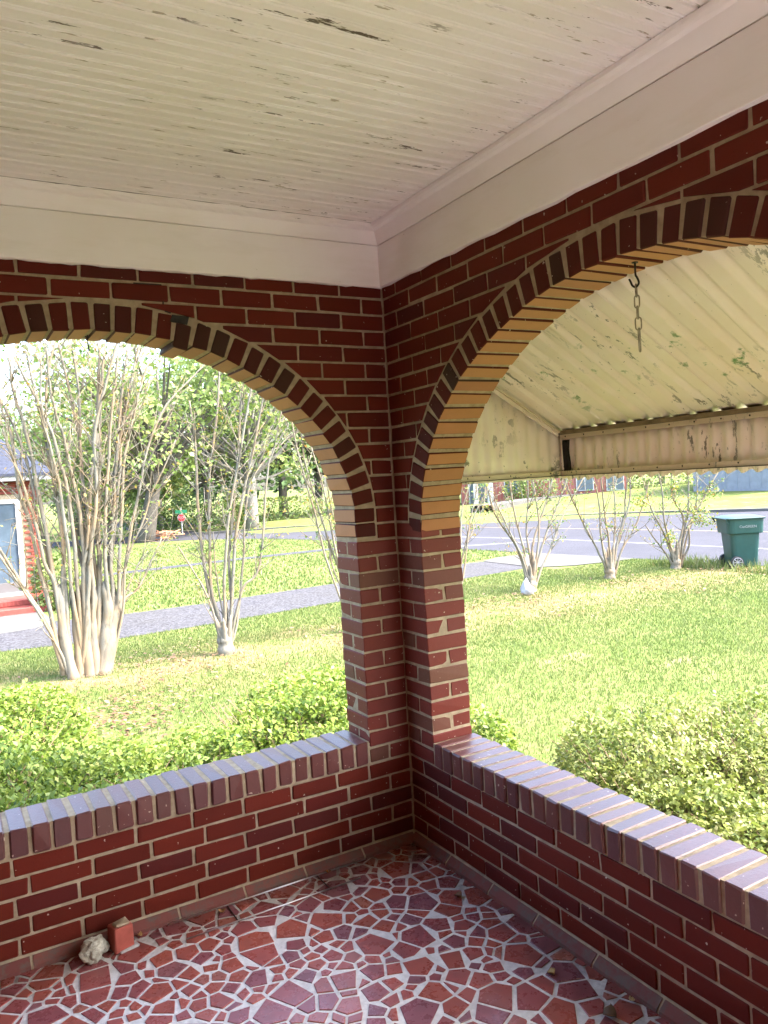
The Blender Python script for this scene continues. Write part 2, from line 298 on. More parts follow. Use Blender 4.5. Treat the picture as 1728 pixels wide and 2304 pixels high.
def arch_path(q, off=0, n=400):                     # right spring -> apex -> left spring, with outward normals
    th = np.linspace(0, math.pi, n); p = np.c_[q['c']+q['a']*np.cos(th), q['z']+q['b']*np.sin(th)]
    nn = np.c_[np.cos(th)/q['a'], np.sin(th)/q['b']]; nn /= np.linalg.norm(nn, axis=1)[:, None]
    if q['start'] < q['z']:
        k = max(2, int((q['z']-q['start'])/.01)); zz = np.linspace(q['start'], q['z'], k, endpoint=False); x0, x1 = q['c']+q['a'], q['c']-q['a']
        p = np.r_[np.c_[np.full(k, x0), zz], p, np.c_[np.full(k, x1), zz[::-1]]]; nn = np.r_[np.tile([1., 0], (k, 1)), nn, np.tile([-1., 0], (k, 1))]
    return p+nn*off, nn
def place(which, u, w, z):                          # wall coordinates (along, depth, up) -> world
    return (u, w, z) if which == 'A' else (w, u, z)
def wall(which, label, umin):
    q = ARCH[which]; root = thing('porch_wall', label, 'brick wall'); lo, hi = q['c']-q['a'], q['c']+q['a']
    # mortar core, set back behind the brick faces
    ap, _ = arch_path(q, .006); top = 2.66; end = lo-.40; e0 = .195 if which == 'A' else .06
    prof = [(e0, top), (end, top), (end, -.75), (e0, -.75), (e0, Z0)]; prof = [(e0, -.75), (e0, top), (end, top), (end, -.75)]
    hole = [(hi+.006, Z0+.09)]+[tuple(p) for p in ap]+[(lo-.006, Z0+.09)]
    # build as: knee wall + column right + column left + head (strips above the arch)
    V, Fc = [], []
    def quadstrip(us, zl, zu):
        o = len(V)
        for u, a, b2 in zip(us, zl, zu):
            for w in (.005, T-.005): V.extend([place(which, u, w, a), place(which, u, w, b2)])
        n = len(us)
        for i in range(n-1):
            A, B = o+4*i, o+4*(i+1)
            Fc.extend([(A, B, B+1, A+1), (A+2, A+3, B+3, B+2), (A, A+2, B+2, B), (A+1, B+1, B+3, A+3)])
        Fc.extend([(o, o+1, o+3, o+2), (o+4*(n-1), o+4*(n-1)+2, o+4*(n-1)+3, o+4*(n-1)+1)])
    quadstrip([e0, hi+.006], [Z0+.089]*2, [top]*2); quadstrip([lo-.006, end], [Z0+.089]*2, [top]*2); quadstrip([e0-.001, end+.001], [-.75]*2, [Z0+.089]*2)
    ms = ap[:, 1] >= q['z']-1e-6; quadstrip(list(ap[ms, 0]), list(ap[ms, 1]), [top-.002]*int(ms.sum()))
    bm = bmesh.new(); m = bpy.data.meshes.new('mortar'); m.from_pydata(V, [], Fc); bm.from_mesh(m); bmesh.ops.recalc_face_normals(bm, faces=bm.faces); bm.to_mesh(m); bm.free()
    link('mortar', m, root, M_MORTAR)
    a_, b_ = place(which, lo+.002, -.003, Z0+.002), place(which, hi-.002, T-.004, Z0+.0985); boxmesh('cap_mortar', np.minimum(a_, b_), np.maximum(a_, b_), M_MORTAR, root)
    odd_first = PW+.004 if which == 'A' else .1016
    def heads(b):
        full = (b % 2 != 0) == (which == 'A'); x = -.2032 if full else -.1016; L = [0.0, x]
        if b < 0 and full and which == 'A': x -= .153; L.append(x)
        while x > umin-.25: x -= .2040+random.uniform(-.003, .003); L.append(x)
        return L
    ext, extn = arch_path(q, .095+.0105)
    dims = lambda du, dw, dz: (du, dw, dz) if which == 'A' else (dw, du, dz)
    for b in range(-5, 30):
        z0, z1 = Z0+b*CH+JT/2, Z0+(b+1)*CH-JT/2
        if 0 <= b < (14 if which == 'A' else 15):   # pier: bricks seen on two faces
            full = (b % 2 != 0) == (which == 'A'); zc = (z0+z1)/2; h = z1-z0; jz = lambda: random.uniform(-.0015, .0015)
            if full:
                for w in (T*.25-.002, T*.75+.002): cbox('brick', place(which, -PW/2+.002+jz(), w+jz(), zc), dims(PW-.004, .093, h), M_JAMB, root)
            else:
                for u in (-PW*.75-.001, -PW*.25+.002): cbox('brick', place(which, u+jz(), T/2, zc), dims(.0925, T-.002, h), M_JAMB, root)
            continue
        if b in (-5+0,) and False: continue
        L = heads(b)
        for i in range(len(L)-1):
            u1, u0 = L[i]-(JT/2 if i else .004), L[i+1]+JT/2
            zt = min(z1, 2.43); rect = [(u0, z0), (u1, z0), (u1, zt), (u0, zt)]
            if u1 < umin: continue
            if b >= 14:
                c0 = cen(rect); k = int(np.argmin(((ext-np.array(c0))**2).sum(1))); n = extn[k]; p = ext[k]
                if (c0[0]-p[0])*n[0]+(c0[1]-p[1])*n[1] < -.03 and min(max((x-p[0])*n[0]+(y-p[1])*n[1] for x, y in rect), 1) < .004: continue
                # cut along the chord of the arch where it crosses this brick
                poly = rect
                for _ in range(2):
                    if len(poly) < 3: break
                    c1 = cen(poly); k = int(np.argmin(((ext-np.array(c1))**2).sum(1))); n, p = extn[k], ext[k]
                    poly = clip_poly(rect, (-n[0], -n[1]), -(n[0]*p[0]+n[1]*p[1]))
                if len(poly) < 3 or abs(area(poly)) < 3.5e-4: continue
                hs = [p2[1] for p2 in poly]; 
                if max(hs)-min(hs) < .012: continue
            else: poly = rect
            if poly == rect or abs(abs(area(poly))-abs(area(rect))) < 1e-7:
                c = cen(rect); cbox('brick', place(which, c[0], .0475+random.uniform(-.0012, .0022), c[1]), dims(round(u1-u0, 3), .095, zt-z0), M_BRICK, root)
            else:
                c = cen(poly); P = []
                for x, y in poly:
                    dx, dy = x-c[0], y-c[1]; k = math.hypot(dx, dy); s = max(.3, 1-.0035/k); j = random.uniform(-.001, .001)
                    P += [place(which, dx*s, -.0475+j, dy*s), place(which, dx, -.0435+j, dy), place(which, dx, .0475, dy)]
                o = link('brick', hull('brick', P), root, M_BRICK); o.location = place(which, c[0], .0475, c[1])
    # rowlock cap on the knee wall
    pitch = .0693 if which == 'A' else .0684; u = hi-.003; k = 0
    while u > umin-.1:
        c = (u-pitch/2)+random.uniform(-.0012, .0012)
        cbox('cap_brick', place(which, c, T/2-.004+random.uniform(-.003, .003), Z0+.0535+random.uniform(-.0015, .0015)), dims(pitch-.0125+random.uniform(-.001, .001), T+.012, .096), M_CAP, root, b=.0042, jit=.002, nvar=40, rot=tuple(random.uniform(-.008, .008) for _ in range(3)))
        u -= pitch
    # rowlock arch ring
    pa, na = arch_path(q, 0, 2000); seg = np.r_[0, np.cumsum(np.linalg.norm(np.diff(pa, axis=0), axis=1))]; N = round(seg[-1]/.0695); 
    for i in range(N):
        s = (i+.5)*seg[-1]/N; k = int(np.searchsorted(seg, s)); p, n = pa[k], na[k]
        if p[0] < umin: continue
        ang = math.atan2(n[0], n[1]); slip = .02 if (which == 'A' and abs(p[0]+.90) < .034) else 0      # one ring brick has slipped
        c = p+n*(.0475-slip+random.uniform(-.0015, .0025))
        o = cbox('arch_brick', place(which, c[0], T/2+random.uniform(-.002, .002), c[1]), dims(.0565+random.uniform(-.0012, .0012), T-.001, .095), M_RING, root, b=.0032, jit=.0018, mat2=M_SOFF, nvar=40)
        o.rotation_euler = (0, ang, 0) if which == 'A' else (-ang, 0, 0)
    if which == 'A':
        k = int(np.argmin(np.abs(pa[:, 0]+.90)+(pa[:, 1] < 1.8)*9)); p, n = pa[k], na[k]; t_ = np.array([n[1], -n[0]]); P = []
        for a, b2 in ((-.030, .070), (.034, .076), (.036, .107), (-.026, .097)):
            q2 = p+t_*a+n*b2; P += [(q2[0], -.0004, q2[1]), (q2[0], .02, q2[1])]
        link('crack_gap_shade', hull('crack_gap_shade', P), root, M_GRIME_SHADE)  # solid dark piece painting the shade of the hollow above the slipped brick
        mb = MB(); pts = [at_y(u, v, .002) for u, v in ((300, 637), (362, 641), (367, 648), (367, 690), (372, 700), (384, 704))]; mb.tube(pts, .0028, 5); mb.build('crack', M_GRIME_SHADE, root)
    return root
wall_a = wall('A', 'red brick porch wall with cracked arch, looking onto the gravel driveway and neighbouring house', -2.36)
wall_b = wall('B', 'red brick porch wall with arch behind the metal awning, looking onto the street', -2.40)

# sloped tile base along both walls
for which, n, L0 in (('A', 10, .245), ('B', 10, .27)):
    root = wall_a if which == 'A' else wall_b; u = -.012
    for i in range(n):
        u1 = u-L0+.008+random.uniform(-.02, .02); P = []
        for uu in (u, u1):
            for w, z in ((.004, FLOOR-.01), (-.034, FLOOR-.01), (-.030, FLOOR+.012), (-.004, FLOOR+.034), (.004, FLOOR+.034)): P.append(place(which, uu, w, z))
        c = np.mean(P, 0); o = link('base_tile', hull('base_tile', [tuple(np.array(p)-c) for p in P]), root, M_BASE); o.location = c; u = u1-.009
    P = []
    lo = -2.45 if which == 'A' else -2.75
    V = [place(which, uu, w, z) for uu in (.0 if which == 'A' else -.001, lo) for w, z in ((.006, FLOOR-.01), (-.031, FLOOR-.01), (-.027, FLOOR+.010), (-.002, FLOOR+.031), (.006, FLOOR+.040))]
    o = link('base_mortar', hull('base_mortar', V), root, M_MORTAR)

# ceiling, cornice and roof slab
ceil = tag(link('porch_ceiling', None), 'white painted beadboard porch ceiling with flaking paint', None, kind='structure')
CZ = 2.65; y = -.074; i = 0
while y > -5.4:
    w = .0965; prof = [(0, .002), (.002, -.003), (.005, -.0055), (.009, -.0045), (.012, .0005), (.0155, -.0055), (w/2-.006, -.0055), (w/2-.003, .0015), (w/2+.001, -.0045), (w/2+.005, -.0045), (w/2+.008, .0005), (w/2+.011, -.0055), (w-.004, -.0055), (w-.001, -.003), (w-.0005, .002), (w-.0005, .014), (0, .014)]
    if y > -2.3:
        dz = random.uniform(-.0006, .0006); V = [(x, y-a, CZ+b2+.0055+dz) for x in (-2.45, -.073) for a, b2 in prof]; n = len(prof)
        Fc = [tuple(range(n)), tuple(range(2*n-1, n-1, -1))]+[(k, n+k, n+(k+1) % n, (k+1) % n) for k in range(n)]
        m = mesh('ceiling_board', V, Fc); bm = bmesh.new(); bm.from_mesh(m); bmesh.ops.recalc_face_normals(bm, faces=bm.faces); bm.to_mesh(m); bm.free()
        link('ceiling_board', m, ceil, M_CEIL)
    y -= w
boxmesh('ceiling_slab', (-2.46, -5.5, CZ+.006), (-.06, -2.37, CZ+.1), M_CEIL, ceil)
boxmesh('roof_deck', (-2.6, -5.8, CZ+.06), (.55, .55, CZ+.16), M_WOODP, ceil)
def trim(name, prof, which, mat, lo=-2.45):
    V = []
    for end in (0, 1):
        for d, z in prof: V.append(place(which, (-d if end == 0 else lo), -d, z))
    n = len(prof); Fc = [tuple(range(n)), tuple(range(2*n-1, n-1, -1))]+[(k, n+k, n+(k+1) % n, (k+1) % n) for k in range(n)]
    # subdivide along length so the lower edge can wander
    m = mesh(name, V, Fc); bm = bmesh.new(); bm.from_mesh(m); bmesh.ops.recalc_face_normals(bm, faces=bm.faces)
    ed = [e for e in bm.edges if abs(e.verts[0].co[0 if which == 'A' else 1]-e.verts[1].co[0 if which == 'A' else 1]) > 1]
    bmesh.ops.subdivide_edges(bm, edges=ed, cuts=70, use_grid_fill=False)
    for v in bm.verts:
        if name == 'frieze_board' and v.co.z < 2.42: v.co.z += random.uniform(-.0035, .0025)
        elif name == 'quarter_round': v.co.z += random.uniform(-.002, .001)
    bm.to_mesh(m); bm.free(); return link(name, m, ceil, mat)
for which, mt in (('A', M_TRIMX), ('B', M_TRIMY)):
    lo = -2.45 if which == 'A' else -5.5
    trim('frieze_board', [(0.0, 2.404), (.019, 2.404), (.021, 2.408), (.021, 2.574), (.012, 2.580), (0.0, 2.580)], which, mt, lo)
    trim('cornice_board', [(.001, 2.5795), (.020, 2.5795), (.050, 2.628), (.050, 2.652), (.001, 2.652)], which, mt, lo)
    trim('quarter_round', [(.049, 2.626), (.066, 2.630), (.076, 2.638), (.080, 2.6485), (.049, 2.6485)], which, mt, lo)

# floor: broken terracotta set in pale grout
floor = tag(link('porch_floor', None), 'porch floor of broken red tiles set in pale grout', None, kind='structure')
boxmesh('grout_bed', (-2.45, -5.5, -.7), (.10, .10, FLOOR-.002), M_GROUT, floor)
seeds = []
r2 = random.Random(11); tries = 0
X0, X1, Y0, Y1 = -2.2, -.030, -2.6, -.030
while tries < 30000:
    tries += 1; rad = r2.choice((.038, .046, .054, .064, .078)); x, y = r2.uniform(X0, X1), r2.uniform(Y0, Y1)
    if all((x-a)**2+(y-b2)**2 > (.5*(rad+rr)*1.02)**2 for a, b2, rr in seeds): seeds.append((x, y, rad))
shards = []
for i, (x, y, rad) in enumerate(seeds):
    poly = [(X0, Y0), (X1, Y0), (X1, Y1), (X0, Y1)]
    for j, (a, b2, rr) in enumerate(seeds):
        if i == j: continue
        dx, dy = a-x, b2-y; D = math.hypot(dx, dy)
        if D > .26: continue
        t = .5*D+(rad**2-rr**2)/(2*D); n = (dx/D, dy/D); rot = ((i*7919+j*104729) ^ (j*7919+i*104729)) % 1000/1000-.5
        poly = clip_poly(poly, n, n[0]*x+n[1]*y+t-.0038-r2.random()*.0032)
        if len(poly) < 3: break
    if len(poly) < 3: continue
    while len(poly) > 3:                                     # shards have few, straight sides
        k = min(range(len(poly)), key=lambda k: abs(area([poly[k-1], poly[k], poly[(k+1) % len(poly)]])))
        if len(poly) <= 5 and abs(area([poly[k-1], poly[k], poly[(k+1) % len(poly)]])) > r2.choice((.03, .07, .11, .16))*abs(area(poly)): break
        poly = poly[:k]+poly[k+1:]
    poly = [p for k, p in enumerate(poly) if math.hypot(p[0]-poly[k-1][0], p[1]-poly[k-1][1]) > .006]
    if len(poly) >= 3 and abs(area(poly)) > 4e-4: shards.append(poly)
vis = []
for p in shards:
    c = cen(p); u, v, z = to_px((c[0], c[1], FLOOR)); inside = bool(z > 0 and -60 < u < 1790 and v < 2400)
    vis.append((inside, abs(area(p))/max(z, .3)**2 if z > 0 else 0))
order = sorted(range(len(shards)), key=lambda k: (-vis[k][0], -vis[k][1])); rest = MB()
for rank, k in enumerate(order):
    p = shards[k]; c = cen(p); h = FLOOR+random.uniform(.0002, .0016); P = []
    for x, y in p:
        dx, dy = x-c[0], y-c[1]; kk = math.hypot(dx, dy); s = max(.5, 1-.0018/kk); P += [(dx*s, dy*s, h), (dx, dy, h-.0012), (dx, dy, FLOOR-.008)]
    if rank < 300 and vis[k][0]:
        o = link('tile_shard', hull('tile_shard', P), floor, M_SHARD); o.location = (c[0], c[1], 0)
    else:
        n = len(p); V = [(x, y, h) for x, y in p]+[(x, y, FLOOR-.008) for x, y in p]
        if area(p) < 0: V = V[:n][::-1]+V[n:][::-1]
        rest.add(V, [tuple(range(n))]+[(n+a, n+(a+1) % n, (a+1) % n, a) for a in range(n)])
if rest.v: tag(rest.build('tile_shards', M_SHARD, floor), kind='stuff')
# unseen end wall added to cut light from behind; house wall on inner side
tag(boxmesh('end_light_block', (-2.46, -5.8, -.75), (.2, -5.5, 2.70), M_BRICK), 'unseen brick wall added at the porch end to cut light from behind', kind='structure')
tag(boxmesh('house_wall', (-2.75, -5.8, -.75), (-2.46, .19, 2.70), M_BRICK), 'red brick house wall along the inner side of the porch', kind='structure')

# ------------------------------------------------------------------ awning
aw = thing('metal_awning', 'cream corrugated metal awning with peeling paint hung outside the arch on the street side', 'awning', (.2, -1.2, 1.6))
AX0, AZ0, AX1, AZ1, AY = .205, 2.30, 1.10, 1.785, .16
def corr(t, pitch, h):                              # rounded rib profile
    f = (t/pitch) % 1; return h*max(0, math.cos((f-.5)*math.pi*2.4))**1.0 if abs(f-.5) < .21 else 0.0
def sheet(name, fn, nu, nv, mat, thick=.0016, parent=aw, flip=False):
    V = [fn(i/(nu-1), j/(nv-1)) for i in range(nu) for j in range(nv)]; Fc = [(i*nv+j, (i+1)*nv+j, (i+1)*nv+j+1, i*nv+j+1) for i in range(nu-1) for j in range(nv-1)]
    o = link(name, mesh(name, [tuple(np.array(v)-np.array(aw.location)) for v in V], Fc, True), parent, mat); md = o.modifiers.new('thickness', 'SOLIDIFY'); md.thickness = thick; return o
nx, nz = (AZ0-AZ1), (AX1-AX0); nl = math.hypot(nx, nz); nx, nz = nx/nl, nz/nl
for p in range(8):
    y1 = AY-p*.345+.012; y0 = AY-(p+1)*.345
    def fn(s, t, y0=y0, y1=y1, p=p):
        yy = y1+(y0-y1)*s; h = corr(AY-yy+.03, .115, .017)+(p % 2)*.003+.004*math.sin(yy*9+t*3); k = t*1.025
        return (AX0+(AX1-AX0)*k+nx*h, yy, AZ0+(AZ1-AZ0)*k+nz*h)
    sheet('roof_panel', fn, 70, 5, M_AWN)
def vfn(s, t, y0=-2.60):
    yy = AY+.004+(y0-AY-.004)*s; w = .5+.5*math.cos(2*math.pi*yy/.066); zb = 1.532+.014*w; zt = 1.775
    return (AX1+.012*w, yy, zb+(zt-zb)*t)
sheet('valance', vfn, 520, 4, M_AWN)
def efn(s, t):
    x = AX0+.02+(AX1-.012-AX0)*s; w = .5+.5*math.cos(2*math.pi*x/.072); zt = AZ0+(AZ1-AZ0)*(x-AX0)/(AX1-AX0)-.015; zb = 1.548
    return (x, AY-.012*w, zb+(zt-zb)*t)
sheet('end_panel', efn, 120, 4, M_AWN)
def abar(name, a, b2, w, h, mat):                    # straight rail of rectangular section
    a, b2 = np.array(a, float), np.array(b2, float); t = (b2-a)/np.linalg.norm(b2-a); up = np.array([0, 0, 1.]); s = np.cross(t, up); s /= np.linalg.norm(s); up = np.cross(s, t); P = []
    for e in (a, b2):
        for i in (-1, 1):
            for j in (-1, 1): P.append(tuple(e+s*i*w/2+up*j*h/2-np.array(aw.location)))
    return link(name, hull(name, P), aw, mat)
abar('top_rail', (AX1-.012, AY, AZ1-.006), (AX1-.012, -2.6, AZ1-.006), .030, .020, M_RAILB)
abar('top_flange', (AX1-.006, AY-.02, AZ1-.028), (AX1-.006, -2.6, AZ1-.028), .006, .022, M_AWN2)
abar('bottom_rail', (AX1-.010, AY, 1.572), (AX1-.010, -2.6, 1.572), .012, .022, M_AWN2); abar('bottom_lip', (AX1-.016, AY, 1.559), (AX1-.016, -2.6, 1.559), .010, .0035, M_GRIME_SHADE)
abar('end_bottom_rail', (AX0, AY-.020, 1.572), (AX1-.018, AY-.020, 1.572), .012, .022, M_AWN2); abar('end_lip', (AX0, AY-.028, 1.559), (AX1-.02, AY-.028, 1.559), .010, .0035, M_GRIME_SHADE)
abar('rake_rail', (AX0, AY-.022, AZ0-.030), (AX1-.02, AY-.022, AZ1-.010), .014, .030, M_AWN)
abar('rake_bead', (AX0, AY-.040, AZ0-.022), (AX1-.03, AY-.040, AZ1-.004), .012, .010, M_AWN2)
sheet('corner_patch', lambda s, t: (AX1-.004-.004*math.sin(s*9), AY-.028-.055*s-.004*math.sin(t*7), 1.575+.165*t), 8, 8, M_GRIME_SHADE); 
sheet('corner_flap', lambda s, t: (AX1-.016, AY-.030-.014*s*(1-.5*t), 1.59+.165*t), 4, 4, M_AWN)
rv = hull('rivet', [(.004*math.cos(a)*k, .004*math.sin(a)*k, z) for a in np.linspace(0, 6.28, 7)[:-1] for k, z in ((1, 0), (.6, .003))]); rv.materials.append(M_GRIME_SHADE)
for k in range(18):
    for x, z, yy in ((AX1-.0165, 1.574, AY-.10-k*.135), (AX1-.0095, AZ1-.027, AY-.06-k*.13)):
        o = link('rivet', rv, aw); o.location = np.array((x, yy, z))-np.array(aw.location); o.rotation_euler = (0, -math.pi/2, 0)
for k in range(6):
    o = link('rivet', rv, aw); o.location = np.array((.36+k*.13, AY-.0265, 1.574))-np.array(aw.location); o.rotation_euler = (math.pi/2, 0, 0)

# ------------------------------------------------------------------ chain, hooks and small things on the porch
hk = thing('hook_chain', 'short steel chain hanging from a black screw hook under the arch on the street side', 'chain', (.1, -1.284, 2.178))
vr = np.array([_R2[0], _R2[1], 0]); vr /= np.linalg.norm(vr); pth = [(0, .004), (0, -.034), (.003, -.042), (.008, -.054), (.008, -.062), (.003, -.069), (-.004, -.071), (-.011, -.066), (-.015, -.056), (-.019, -.047)]
MB().tube(smooth_path([(vr[0]*a, vr[1]*a, b2) for a, b2 in pth], 3), .0031, 8).build('hook', M_IRON, hk, True)
MB().tube([(0, 0, .003), (0, 0, -.0025)], [.011, .009], 10).build('hook_plate', M_IRON, hk)
zc = -.066
for k in range(6):
    ang = (k % 2)*1.45+.25*k+(.5 if k == 0 else 0); hl, hw = .0185, .0085
    if k == 5: ang += .9
    pts = []
    for a in np.linspace(0, 2*math.pi, 21)[:-1]:
        ca, sa = math.cos(a), math.sin(a); pts.append((ca*hw, sa*hw+(hl-hw)*(1 if sa > 0 else -1)*min(1, abs(sa)*3)))
    pts.append(pts[0]); c, s = math.cos(ang), math.sin(ang)
    o = MB().tube([(x*c, x*s, z) for x, z in pts], .0021, 6, False).build('chain_link', M_CHAIN, hk, True); o.location = (.0008*k, 0, zc-hl+.003); zc -= 2*hl-.0052
nl_ = thing('iron_nail', 'rusty black nail sticking down from the crown of the cracked brick arch', 'nail', (-1.186, .12, 2.182))
MB().tube([(0, 0, .01), (0, 0, -.03), (.002, 0, -.054)], [.0022, .0022, .003], 7).build('shank', M_IRON, nl_); MB().tube([(-.009, 0, -.003), (.009, 0, -.003)], .0026, 6).build('plate', M_IRON, nl_)
st = thing('wire_sign_stake', 'wire yard sign stake with two rungs lying on the tiled floor along the wall', 'sign stake', (-.68, -.1, FLOOR))
def wire(name, a, b2): o = MB().tube([np.array(a)-np.array((-.68, -.1, FLOOR)), (np.array(a)+np.array(b2))/2-np.array((-.68, -.1, FLOOR-.0004)), np.array(b2)-np.array((-.68, -.1, FLOOR))], .0028, 8).build(name, M_WIRE, st, True)
wire('long_wire', (-1.09, -.040, .0245), (-.27, -.042, .0245)); wire('long_wire', (-1.06, -.172, .0245), (-.36, -.166, .0245))
MB().tube([(-.187, .06, .0025), (-.187, -.075, .0025)], .0023, 8).build('rung', M_IRON, st); MB().tube([(.187, .06, .0025), (.187, -.07, .0025)], .0023, 8).build('rung', M_IRON, st)
hb = thing('brick_piece', 'broken half brick with mortar standing against the knee wall beside a pale stone', 'brick', (-1.262, -.078, FLOOR), R(14))
cbox('body', (0, 0, .044), (.066, .062, .082), plain('loose_brick', (.33, .075, .05), .7, var=.2, scale=20), hb, b=.003, jit=.004); cbox('mortar_crust', (.004, -.002, .0865), (.05, .045, .008), M_MORTAR, hb, b=.003, jit=.004); cbox('mortar_foot', (.012, -.012, .004), (.07, .065, .0085), M_GROUT, hb, b=.003, jit=.003)
bm = bmesh.new(); bmesh.ops.create_icosphere(bm, subdivisions=4, radius=1)
from mathutils import noise as _ns
for v in bm.verts:
    p = v.co.copy(); d = 1+.34*_ns.noise(p*1.3+Vector((3, 1, 7)))+.16*_ns.noise(p*3.1)+.07*_ns.noise(p*8)+.03*_ns.noise(p*19); v.co = Vector((p.x*.050*d, p.y*.037*d, max(-.030, p.z*.037*d)))
m = bpy.data.meshes.new('rubble_stone'); bm.to_mesh(m); bm.free()
o = link('rubble_stone', m, None, M_STONE); o.location = (-1.352, -.088, FLOOR+.031); o.rotation_euler = (0, 0, .5); tag(o, 'pale rough lump of mortar rubble beside the half brick', 'stone')
for k, (u, v, s, where) in enumerate(((500, 2052, .028, 'brown curled dry leaf lying inside the wire sign stake'), (311, 2098, .022, 'small tan dry leaf at the wall foot by the half brick'), (1031, 2017, .034, 'brown curled dry leaf flat on dark tiles near the street side wall'), (1240, 2190, .030, 'yellowish torn dry leaf on dark tiles by the street side wall'), (1372, 2286, .05, 'large dark dry leaf at the foot of the street side wall'), (1425, 2250, .02, 'pale dry leaf scrap at the foot of the street side wall'), (726, 1952, .022, 'orange dry leaf scrap at the far end of the wire stake'))):
    p = at_z(u, v, FLOOR+.004); p[0] = min(p[0], -.05); p[1] = min(p[1], -.05); n = 9; V = []; a0 = random.uniform(0, 6.28)
    for i in range(n):
        t = i/(n-1)*2-1; w = s*.38*(1-t*t)**.6+.0004; cur = abs(t)*.010*s/.03
        V += [(t*s*.5, -w, cur+.007*random.random()), (t*s*.5, 0, cur), (t*s*.5, w, cur+.008*random.random())]
    Fc = [(3*i+j, 3*i+j+1, 3*i+4+j, 3*i+3+j) for i in range(n-1) for j in (0, 1)]; o = link('dry_leaf', mesh('dry_leaf', V, Fc, True), None, plain('dry_leaf_%d' % k, ((.30, .15, .05), (.36, .22, .08), (.16, .08, .035), (.38, .26, .09), (.10, .06, .03), (.5, .42, .25), (.34, .14, .04))[k], .7, var=.25, scale=60)); o.modifiers.new('thickness', 'SOLIDIFY').thickness = .0006
    o.location = (p[0], p[1], FLOOR+.0025); o.rotation_euler = (0, 0, a0); tag(o, where, 'leaf', 'dry leaves on the porch floor')

# ================================================================== GROUND
GZ = -.65
def sheet_poly(name, pts, z, mat, kind='structure', label=None):
    m = mesh(name, [(x, y, z) for x, y in pts], [tuple(range(len(pts)))]); 
    if m.polygons[0].normal.z < 0: m.flip_normals()
    return tag(link(name, m, None, mat), label, kind=kind)
sheet_poly('lawn', [(-600, -600), (600, -600), (600, 600), (-600, 600)], GZ, M_LAWN)
near = [(16, -60), (13.8, -10), (12.97, 7), (12.75, 10.2), (12.45, 13), (12.2, 16), (11.7, 25.2), (11, 29), (9.8, 31.8), (8.6, 33.6), (7, 35), (2, 38.5), (-40, 60)]
far = [(-40, 70), (4, 43), (7.5, 42), (9.0, 46), (10.5, 70), (17, 70), (13.2, 46), (10.4, 39.5), (9.6, 38), (11.5, 37), (14.4, 35.7), (18, 32), (21.4, 28), (24.4, 24.2), (26.4, 21.4), (28.5, 17), (31, 5), (36, -60)]
sheet_poly('road', near+far, GZ+.012, M_ASPH)
def strip(name, pts, w, z, mat, h=None, label=None):
    V = []; Fc = []; n = len(pts)
    for i, p in enumerate(pts):
        a = np.array(pts[max(i-1, 0)]); b2 = np.array(pts[min(i+1, n-1)]); t = (b2-a)/np.linalg.norm(b2-a); s = np.array([-t[1], t[0]])*w/2
        q1, q2 = np.array(p)+s, np.array(p)-s; V += [(q1[0], q1[1], z), (q2[0], q2[1], z)]
        if h: V += [(q1[0], q1[1], z-h), (q2[0], q2[1], z-h)]
    k = 4 if h else 2
    for i in range(n-1):
        a, b2 = i*k, (i+1)*k; Fc.append((a, a+1, b2+1, b2))
        if h: Fc += [(a+1, a+3, b2+3, b2+1), (a, b2, b2+2, a+2)]
    m = mesh(name, V, Fc); bm = bmesh.new(); bm.from_mesh(m); bmesh.ops.recalc_face_normals(bm, faces=bm.faces); 
    bm.to_mesh(m); bm.free()
    if m.polygons[0].normal.z < 0: m.flip_normals()
    return tag(link(name, m, None, mat), label, kind='structure')
strip('road_edge_line', [(16.7, -8), (15.74, 9), (15.58, 15.8), (14.94, 20.1), (14.4, 25)], .12, GZ+.017, M_PAINTW)
strip('road_centre_line', [(21.5, -5), (19.57, 13.5), (18.27, 24.4), (17.4, 31)], .14, GZ+.017, M_PAINTY)
strip('stop_line', [(12.4, 17.6), (15.0, 16.2)], .2, GZ+.0175, M_PAINTW)
strip('road_kerb', [(9.9, 37.9), (11.5, 36.95), (14.4, 35.65), (18, 31.95), (21.4, 27.95), (24.4, 24.15), (26.4, 21.35), (28.5, 16.9), (31, 4.9)], .35, GZ+.13, M_CONC, .2)
drv = [(-40, 9.2), (-1.0, 10.3), (.6, 9.9), (2.2, 10.0), (5.0, 10.4), (8.2, 11.0), (10.4, 11.3), (11.4, 11.2), (11.6, 13.2), (9.5, 13.4), (6, 12.9), (2.9, 12.5), (1.2, 12.5), (-.3, 12.9), (-40, 13.4)]
sheet_poly('gravel_driveway', drv, GZ+.006, M_GRAVEL)
sheet_poly('driveway_apron', [(10.3, 11.1), (11.0, 10.6), (12.73, 10.3), (12.42, 13.6), (11.2, 13.7), (10.4, 13.3)], GZ+.018, M_CONC)
sheet_poly('concrete_pad', [(-40, 12.0), (-1.4, 12.0), (-.35, 12.2), (.05, 12.6), (.0, 15.2), (-40, 15.2)], GZ+.010, M_CONC)
strip('side_walk', [(-5, 20.4), (3.1, 20.9), (6.88, 21.3), (9.37, 21.3), (11.8, 21.2)], .75, GZ+.010, M_ASPH)
